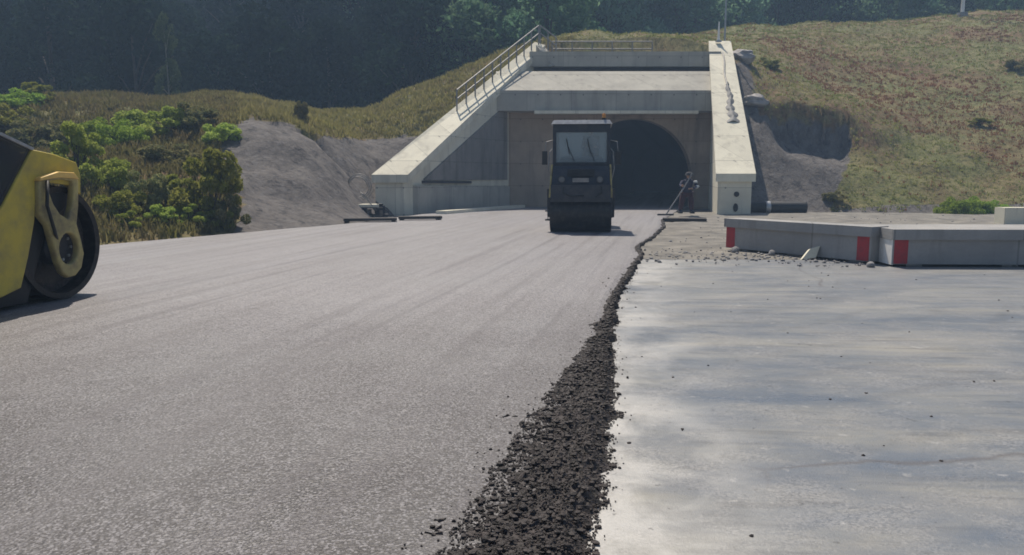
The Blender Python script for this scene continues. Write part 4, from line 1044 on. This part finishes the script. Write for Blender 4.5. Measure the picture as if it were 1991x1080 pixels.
def make_tree(H, Wd, nclump, nleaf, lsize, leafm, barkm, seed, base=.25, narrow=False):
    r = np.random.default_rng(seed); rr = random.Random(seed)
    root = thing('tree', 'x', 'tree')
    clumps, bm = [], BM()
    tip = Vector((rr.uniform(-.5, .5), rr.uniform(-.5, .5), H * .85))
    tube(bm, [(0, 0, -.5), (tip.x * .3, tip.y * .3, H * .35), tuple(tip)], H * .022, 7, H * .004)
    for k in range(nclump):
        hz = rr.uniform(base, 1.0); a = rr.uniform(0, 6.283)
        env = math.sin(min(1, (1 - hz) / (1 - base) * 1.15 + .12) * math.pi * .62) if not narrow else (1.05 - hz)
        rad = Wd * .5 * env * rr.uniform(.35, 1.0)
        c = np.array([math.cos(a) * rad + tip.x * hz, math.sin(a) * rad + tip.y * hz, H * hz])
        clumps.append((c, rr.uniform(.10, .19) * Wd))
        if k % 4 == 0:
            s0 = Vector((tip.x * hz * .6, tip.y * hz * .6, H * hz * .72)); tube(bm, [s0, (s0 + Vector(c)) / 2 + Vector((0, 0, .3)), Vector(c)], H * .007, 5, H * .002)
    obj('trunk', bm, barkm, root, smooth=True)
    V, Fc = leaf_cloud(nleaf, crown_sampler(clumps, r), lsize, r)
    mesh_obj('crown', np_mesh('crown', V, Fc), leafm, root)
    return root
def copy_tree(o):
    c = o.copy(); COL.objects.link(c)
    for ch_ in o.children: d = ch_.copy(); COL.objects.link(d); d.parent = c
    return c
protoD = [make_tree(13, 8.5, 60, 7000, .24, M['leaf_dark'], M['bark'], 11), make_tree(15, 8, 60, 7000, .24, M['leaf_dark'], M['bark'], 12, .15), make_tree(12, 9, 55, 6500, .24, M['leaf_dark'], M['bark'], 13, .1)]
protoM = [make_tree(12, 9, 60, 7000, .24, M['leaf_mid'], M['bark'], 21, .1), make_tree(14, 8, 55, 6500, .24, M['leaf_mid'], M['bark'], 22, .15)]
protoP = [make_tree(11, 6.5, 40, 4500, .2, M['leaf_pale'], M['bark'], 31, .2), make_tree(9, 5, 30, 3500, .18, M['leaf_pale'], M['palebark'], 32, .1)]
used = set(); trees = []
def place_tree(pool, x, y, s, r, flat_z=None):
    p_ = r.choice(pool)
    o = p_ if p_.name not in used else copy_tree(p_); used.add(p_.name)
    z = float(height(np.array([x]), np.array([y]), False)[0]) - .3
    o.location = (x, y, z); o.rotation_euler = (0, 0, r.uniform(0, 6.28)); o.scale = (s, s, s * r.uniform(.9, 1.15)); return o
rt = random.Random(5)
rowd = 0; dist = 0.0
fo = []
for row in range(9):
    dy = 10 + row * (4.2 + row * .35)
    x = -62 - rt.uniform(0, 4)
    while x < 105:
        y = float(crest(x)) + dy + rt.uniform(-1.6, 1.6)
        pxx = CX + F * x / y
        if -160 < pxx < 2150:
            fo.append((x + rt.uniform(-1, 1), y, pxx, row))
        x += rt.uniform(4.2, 6.4) * (1 + row * .05)
def spot(px):
    for lim, nm in ((60, 'above the yellow roller cab'), (190, 'above the dark rocky bank'), (330, 'above the bank top hedge'), (450, 'above the largest rounded bush'), (580, 'above the grey cut'),
                    (720, 'above the low dip of the grass crest'), (850, 'above the foot of the handrail'), (990, 'left of the handrail top'), (1120, 'right of the handrail top'), (1260, 'above the dark roller'),
                    (1385, 'left of the right wing wall head'), (1480, 'right of the thin pole'), (1640, 'above the scar in the right hill'), (1840, 'left of the white lamp pole')):
        if px < lim: return nm
    return 'right of the white lamp pole'
cnt = {}
for x, y, pxx, row in fo:
    pr = rt.random()
    mid = sstep(450, 1150, pxx)
    if pr < .07 * mid: pool, kd = protoP, 'pale thin tree'
    elif pr < .06 + .8 * mid: pool, kd = protoM, 'mid green tree'
    else: pool, kd = protoD, 'dark green tree'
    if row < 4 and kd != 'pale thin tree' and pxx < 900: pool, kd = protoD, 'dark green tree'
    o = place_tree(pool, x, y, rt.uniform(.8, 1.2), rt)
    hgt = 'tall' if o.scale[2] > 1.12 else 'short' if o.scale[2] < .92 else 'middle-sized'
    where = ('in the front row' if row == 0 else 'in the second row' if row == 1 else 'in the third row' if row == 2 else 'in the fourth row' if row == 3 else 'high up') + ' ' + spot(pxx)
    tag(o, hgt + ' ' + kd + ' ' + where, 'tree', 'forest trees %s, %s, %s' % (where, kd, hgt))
# slender pale sapling in front of the dark forest
sp = copy_tree(protoP[1]); x, y = pt(330, 200, 49).x, 49.0
sp.location = (x, y, float(height(np.array([x]), np.array([y]))[0]) - .2); sp.scale = (.32, .32, .62); sp.pop('group', None) if 'group' in sp else None
tag(sp, 'slender pale sapling on the left grass crest before dark forest', 'tree')

def make_shrub(rad, h, nleaf, ls, leafm, seed, name='shrub', upright=False):
    r = np.random.default_rng(seed); rr = random.Random(seed)
    root = thing(name, 'x', 'shrub'); clumps = []; bm = BM()
    for k in range(26):
        a = rr.uniform(0, 6.283); q_ = rr.random() ** .6 * rad * .8; hz = rr.uniform(.15, 1) * h * (1 - .5 * (q_ / rad) ** 2)
        c = np.array([math.cos(a) * q_, math.sin(a) * q_, hz]); clumps.append((c, rr.uniform(.14, .28) * rad))
        tube(bm, [(math.cos(a) * .05, math.sin(a) * .05, -.1), (c[0] * .5, c[1] * .5, c[2] * .6), tuple(c)], .02, 4, .006)
    obj('stems', bm, M['bark'], root)
    V, Fc = leaf_cloud(nleaf, crown_sampler(clumps, r), ls, r, .35 if upright else .5)
    V[:, 2] = np.maximum(V[:, 2], .0)
    mesh_obj('foliage', np_mesh('foliage', V, Fc), leafm, root); return root
shP = {'g': make_shrub(1, 1.1, 5500, .055, M['leaf_shrub'], 41), 'd': make_shrub(1, 1.0, 5000, .055, M['leaf_shrub2'], 42), 'b': make_shrub(1, .9, 4500, .05, M['leaf_bright'], 43), 'g2': make_shrub(1, 1.3, 5500, .055, M['leaf_shrub'], 44)}
usedS = set()
def shrub(k, px, py, Y, s, label, sz=None):
    p_ = shP[k]; o = p_ if k not in usedS else copy_tree(p_); usedS.add(k)
    if Y is None: q_ = gnd(px, py); x, y, z = q_.x, q_.y, 0
    else:
        q_ = pt(px, py, Y); x, y = q_.x, q_.y; z = float(height(np.array([x]), np.array([y]))[0])
    o.location = (x, y, z - .08); o.scale = (s, s, sz or s); o.rotation_euler = (0, 0, rt.uniform(0, 6)); 
    for kk in ('group',):
        if kk in o: del o[kk]
    tag(o, label, 'shrub')
shrub('g2', 408, 420, 24.2, 1.3, 'largest rounded green bush at the foot of the grey bank', 1.75)
shrub('d', 440, 440, 24.0, .75, 'low dark bush against the right side of the largest bush', 1.0)
shrub('g2', 350, 425, 24.6, .75, 'leafy bush just left of the largest bush', .8)
shrub('d', 280, 400, 23.4, .85, 'dull reddish bush in the middle of the left verge', 1.1)
shrub('g', 235, 440, 22.4, .8, 'small green bush beside the yellow roller drum', .8)
shrub('g', 210, 380, 24.5, .9, 'olive bush on the left verge behind the yellow drum', 1.1)
shrub('g2', 320, 455, 22.5, .6, 'low leafy bush at the asphalt edge', .5)
shrub('g2', 370, 450, 23.3, .55, 'low pale bush at the asphalt edge before the largest bush', .5)
shrub('g2', 150, 330, 25.0, 1.0, 'bright bush rising behind the top of the yellow roller', 1.3)
shrub('b', 195, 235, 33.0, 1.3, 'vivid green bush, left end of the hedge on the bank top', 1.3)
shrub('b', 235, 250, 31.5, 1.2, 'vivid green bush second from the left on the bank top', 1.2)
shrub('g', 275, 235, 34.0, 1.4, 'wide green bush in the middle of the bank top hedge', 1.2)
shrub('g2', 320, 250, 33.0, 1.2, 'darker green bush on the bank top right of the wide one', 1.1)
shrub('d', 375, 255, 33.5, 1.3, 'brownish green bush at the right end of the bank top hedge', 1.1)
shrub('g', 432, 268, 32.0, .9, 'small green bush overhanging the edge of the grey cut', .9)
shrub('b', 40, 205, 40.0, 1.4, 'green bush at the far left above the dark rocky bank', 1.0)
shrub('g', 5, 240, 37.0, 1.4, 'green bush cut by the left edge of the picture', 1.2)
shrub('g2', 78, 205, 41.0, 1.0, 'small bush at the left end of the dark rocky bank', .8)
shrub('d', 330, 310, 28.5, 1.3, 'dark scrubby bush halfway up the left bank', .8)
shrub('d', 585, 248, 37.5, .5, 'dark reddish tuft on the crest above the grey cut', .9)
shrub('d', 60, 265, 34.0, 1.5, 'added dark scrub standing in for shade on the far left bank, left one of three', 1.2)  # three bushes added to darken the bank where it lies in shade
shrub('d', 105, 255, 35.0, 1.5, 'added dark scrub standing in for shade on the far left bank, middle one of three', 1.2)
shrub('d', 145, 275, 33.0, 1.4, 'added dark scrub standing in for shade on the far left bank, right one of three', 1.1)
shrub('g', 420, 450, 23.8, .6, 'leafy green clump at the right foot of the largest bush', .6)
shrub('g2', 250, 462, 21.4, .45, 'low yellow-green clump at the asphalt edge near the yellow roller', .4)
shrub('g2', 1900, 255, 46.5, 1.0, 'broad low green clump halfway up the right hill', .35)
for k, (px, Y, s, lab) in enumerate(((1850, 36.6, .95, 'bright green bush behind the near barrier, left one'), (1893, 36.2, 1.0, 'bright green bush behind the near barrier, middle one'), (1930, 36.4, .8, 'bright green bush behind the near barrier, next to the pale block'))):
    shrub('b', px, 425, Y, s, lab, s * .95)
for px, py, Y, s, lab in ((1490, 130, 50, 1.0, 'dark green bush high on the right hill near the wing wall'), (1620, 400, 38.4, .7, 'low brown bush at the foot of the gravel scar'),
        (1985, 120, 56, 1.2, 'dark bush at the right edge high on the hill'),
        ):
    shrub('d' if 'brown' in lab or 'dark' in lab else 'g', px, py, Y, s, lab, s * .7)
shrub('g', 1337, 470, 19.3, .16, 'tiny weed clump on the sandy verge', .10)

# grass: scattered blades, one mass for each kind of ground cover
def blades(name, label, m, region, n, hgt, wdt, seed, per=6, mask=None):
    r = np.random.default_rng(seed)
    x = r.uniform(region[0], region[1], n); y = r.uniform(region[2], region[3], n)
    z0 = height(x, y)
    ok = ~flat_mask(x, y) & (rock_w(x, y, z0) == 0) & (z0 > .02)
    pxx, pyy = proj(x, y, z0); ok &= (pxx > -150) & (pxx < 2150) & (y < crest(x) + 3)
    for xc, sg in ((xLc, -1), (xRc, 1)):
        dd = (x - xc(y)) * sg; ok &= ~((dd < 1.3) & (dd > -1) & (y > WF - .5) & (y < WB + .4))
    if mask is not None: ok &= mask(x, y, z0, pxx, pyy, r)
    x, y, z0 = x[ok], y[ok], z0[ok]; k = len(x)
    x = np.repeat(x, per) + r.normal(0, .07, k * per); y = np.repeat(y, per) + r.normal(0, .07, k * per); z0 = np.repeat(z0, per)
    nn = len(x); a = r.uniform(0, 6.283, nn); h = hgt * r.uniform(.4, 1.3, nn); ln = h * r.uniform(.1, .7, nn); la = r.uniform(0, 6.283, nn); wv = wdt * r.uniform(.6, 1.4, nn)
    base = np.stack([x, y, z0 - .03], 1); side_ = np.stack([np.cos(a) * wv, np.sin(a) * wv, np.zeros(nn)], 1)
    midp = base + np.stack([np.cos(la) * ln * .3, np.sin(la) * ln * .3, h * .6], 1); tipp = base + np.stack([np.cos(la) * ln, np.sin(la) * ln, h], 1)
    V = np.stack([base - side_, base + side_, midp + side_ * .7, tipp, midp - side_ * .7], 1).reshape(-1, 3)
    idx = np.arange(nn)[:, None] * 5; Fc = idx + np.array([[0, 1, 2, 4]]); F3 = idx + np.array([[4, 2, 3, 3]])
    Fq = np.concatenate([Fc, ]); me = bpy.data.meshes.new(name)
    tri = idx + np.array([[4, 2, 3]])
    loops = np.concatenate([Fq.ravel(), tri.ravel()]).astype(np.int32)
    me.vertices.add(len(V)); me.vertices.foreach_set('co', V.astype(np.float32).ravel())
    me.loops.add(len(loops)); me.loops.foreach_set('vertex_index', loops)
    ls = np.concatenate([np.arange(nn) * 4, nn * 4 + np.arange(nn) * 3]).astype(np.int32)
    me.polygons.add(2 * nn); me.polygons.foreach_set('loop_start', ls); me.update(calc_edges=True)
    o = mesh_obj(name, me, m); tag(o, label, 'grass', kind='stuff'); return o
patch = lambda x, y, s, sd: fbm(x, y, s, sd, 3)
brown = lambda x, y: 1.3 * patch(x, y, .08, 21) + .022 * (x - 22) - .022 * (y - 46) + .45 * np.exp(-((x - 25) / 7) ** 2 - ((y - 45) / 4.5) ** 2) - .3 * np.exp(-((x - 20) / 4) ** 2 - ((y - 40) / 2) ** 2)
blades('grass', 'rough green grass over the right hill and above the tunnel', M['grass'], (2, 60, 37, 78), 34000, .12, .026, 1, 6, lambda x, y, z, px, py, r: (brown(x, y) < .04) | (r.random(len(x)) < .2))
blades('dry_grass', 'dry brown grass in patches on the right hill', M['grass_brown'], (11, 60, 37, 76), 26000, .14, .028, 2, 6, lambda x, y, z, px, py, r: (brown(x, y) > .0) | (r.random(len(x)) < .12))
blades('crest_grass', 'yellowish grass along the left bank crest and beside the left wing wall', M['grass_yellow'], (-22, 4, 34, 51), 24000, .24, .02, 3, 6, lambda x, y, z, px, py, r: (px > 330))
blades('verge_weeds', 'green weeds and scrub grass on the left bank and verge', M['weeds'], (-32, -8, 16, 47), 26000, .30, .026, 4, 6, lambda x, y, z, px, py, r: (px < 460))

# ---------------------------------------------------------------- haze
bm = BM(); box(bm, -190, 200, -40, 200, -3, 110)
hz = obj('haze', bm, None); tag(hz, kind='stuff')
m = bpy.data.materials.new('haze'); m.use_nodes = True; t = m.node_tree; t.nodes.clear()
out = t.nodes.new('ShaderNodeOutputMaterial'); pv = t.nodes.new('ShaderNodeVolumePrincipled')
pv.inputs['Color'].default_value = (.46, .68, 1.0, 1); pv.inputs['Density'].default_value = .0016; pv.inputs['Anisotropy'].default_value = .2
t.links.new(pv.outputs[0], out.inputs['Volume']); hz.data.materials.append(m)
print('trees', len(fo))
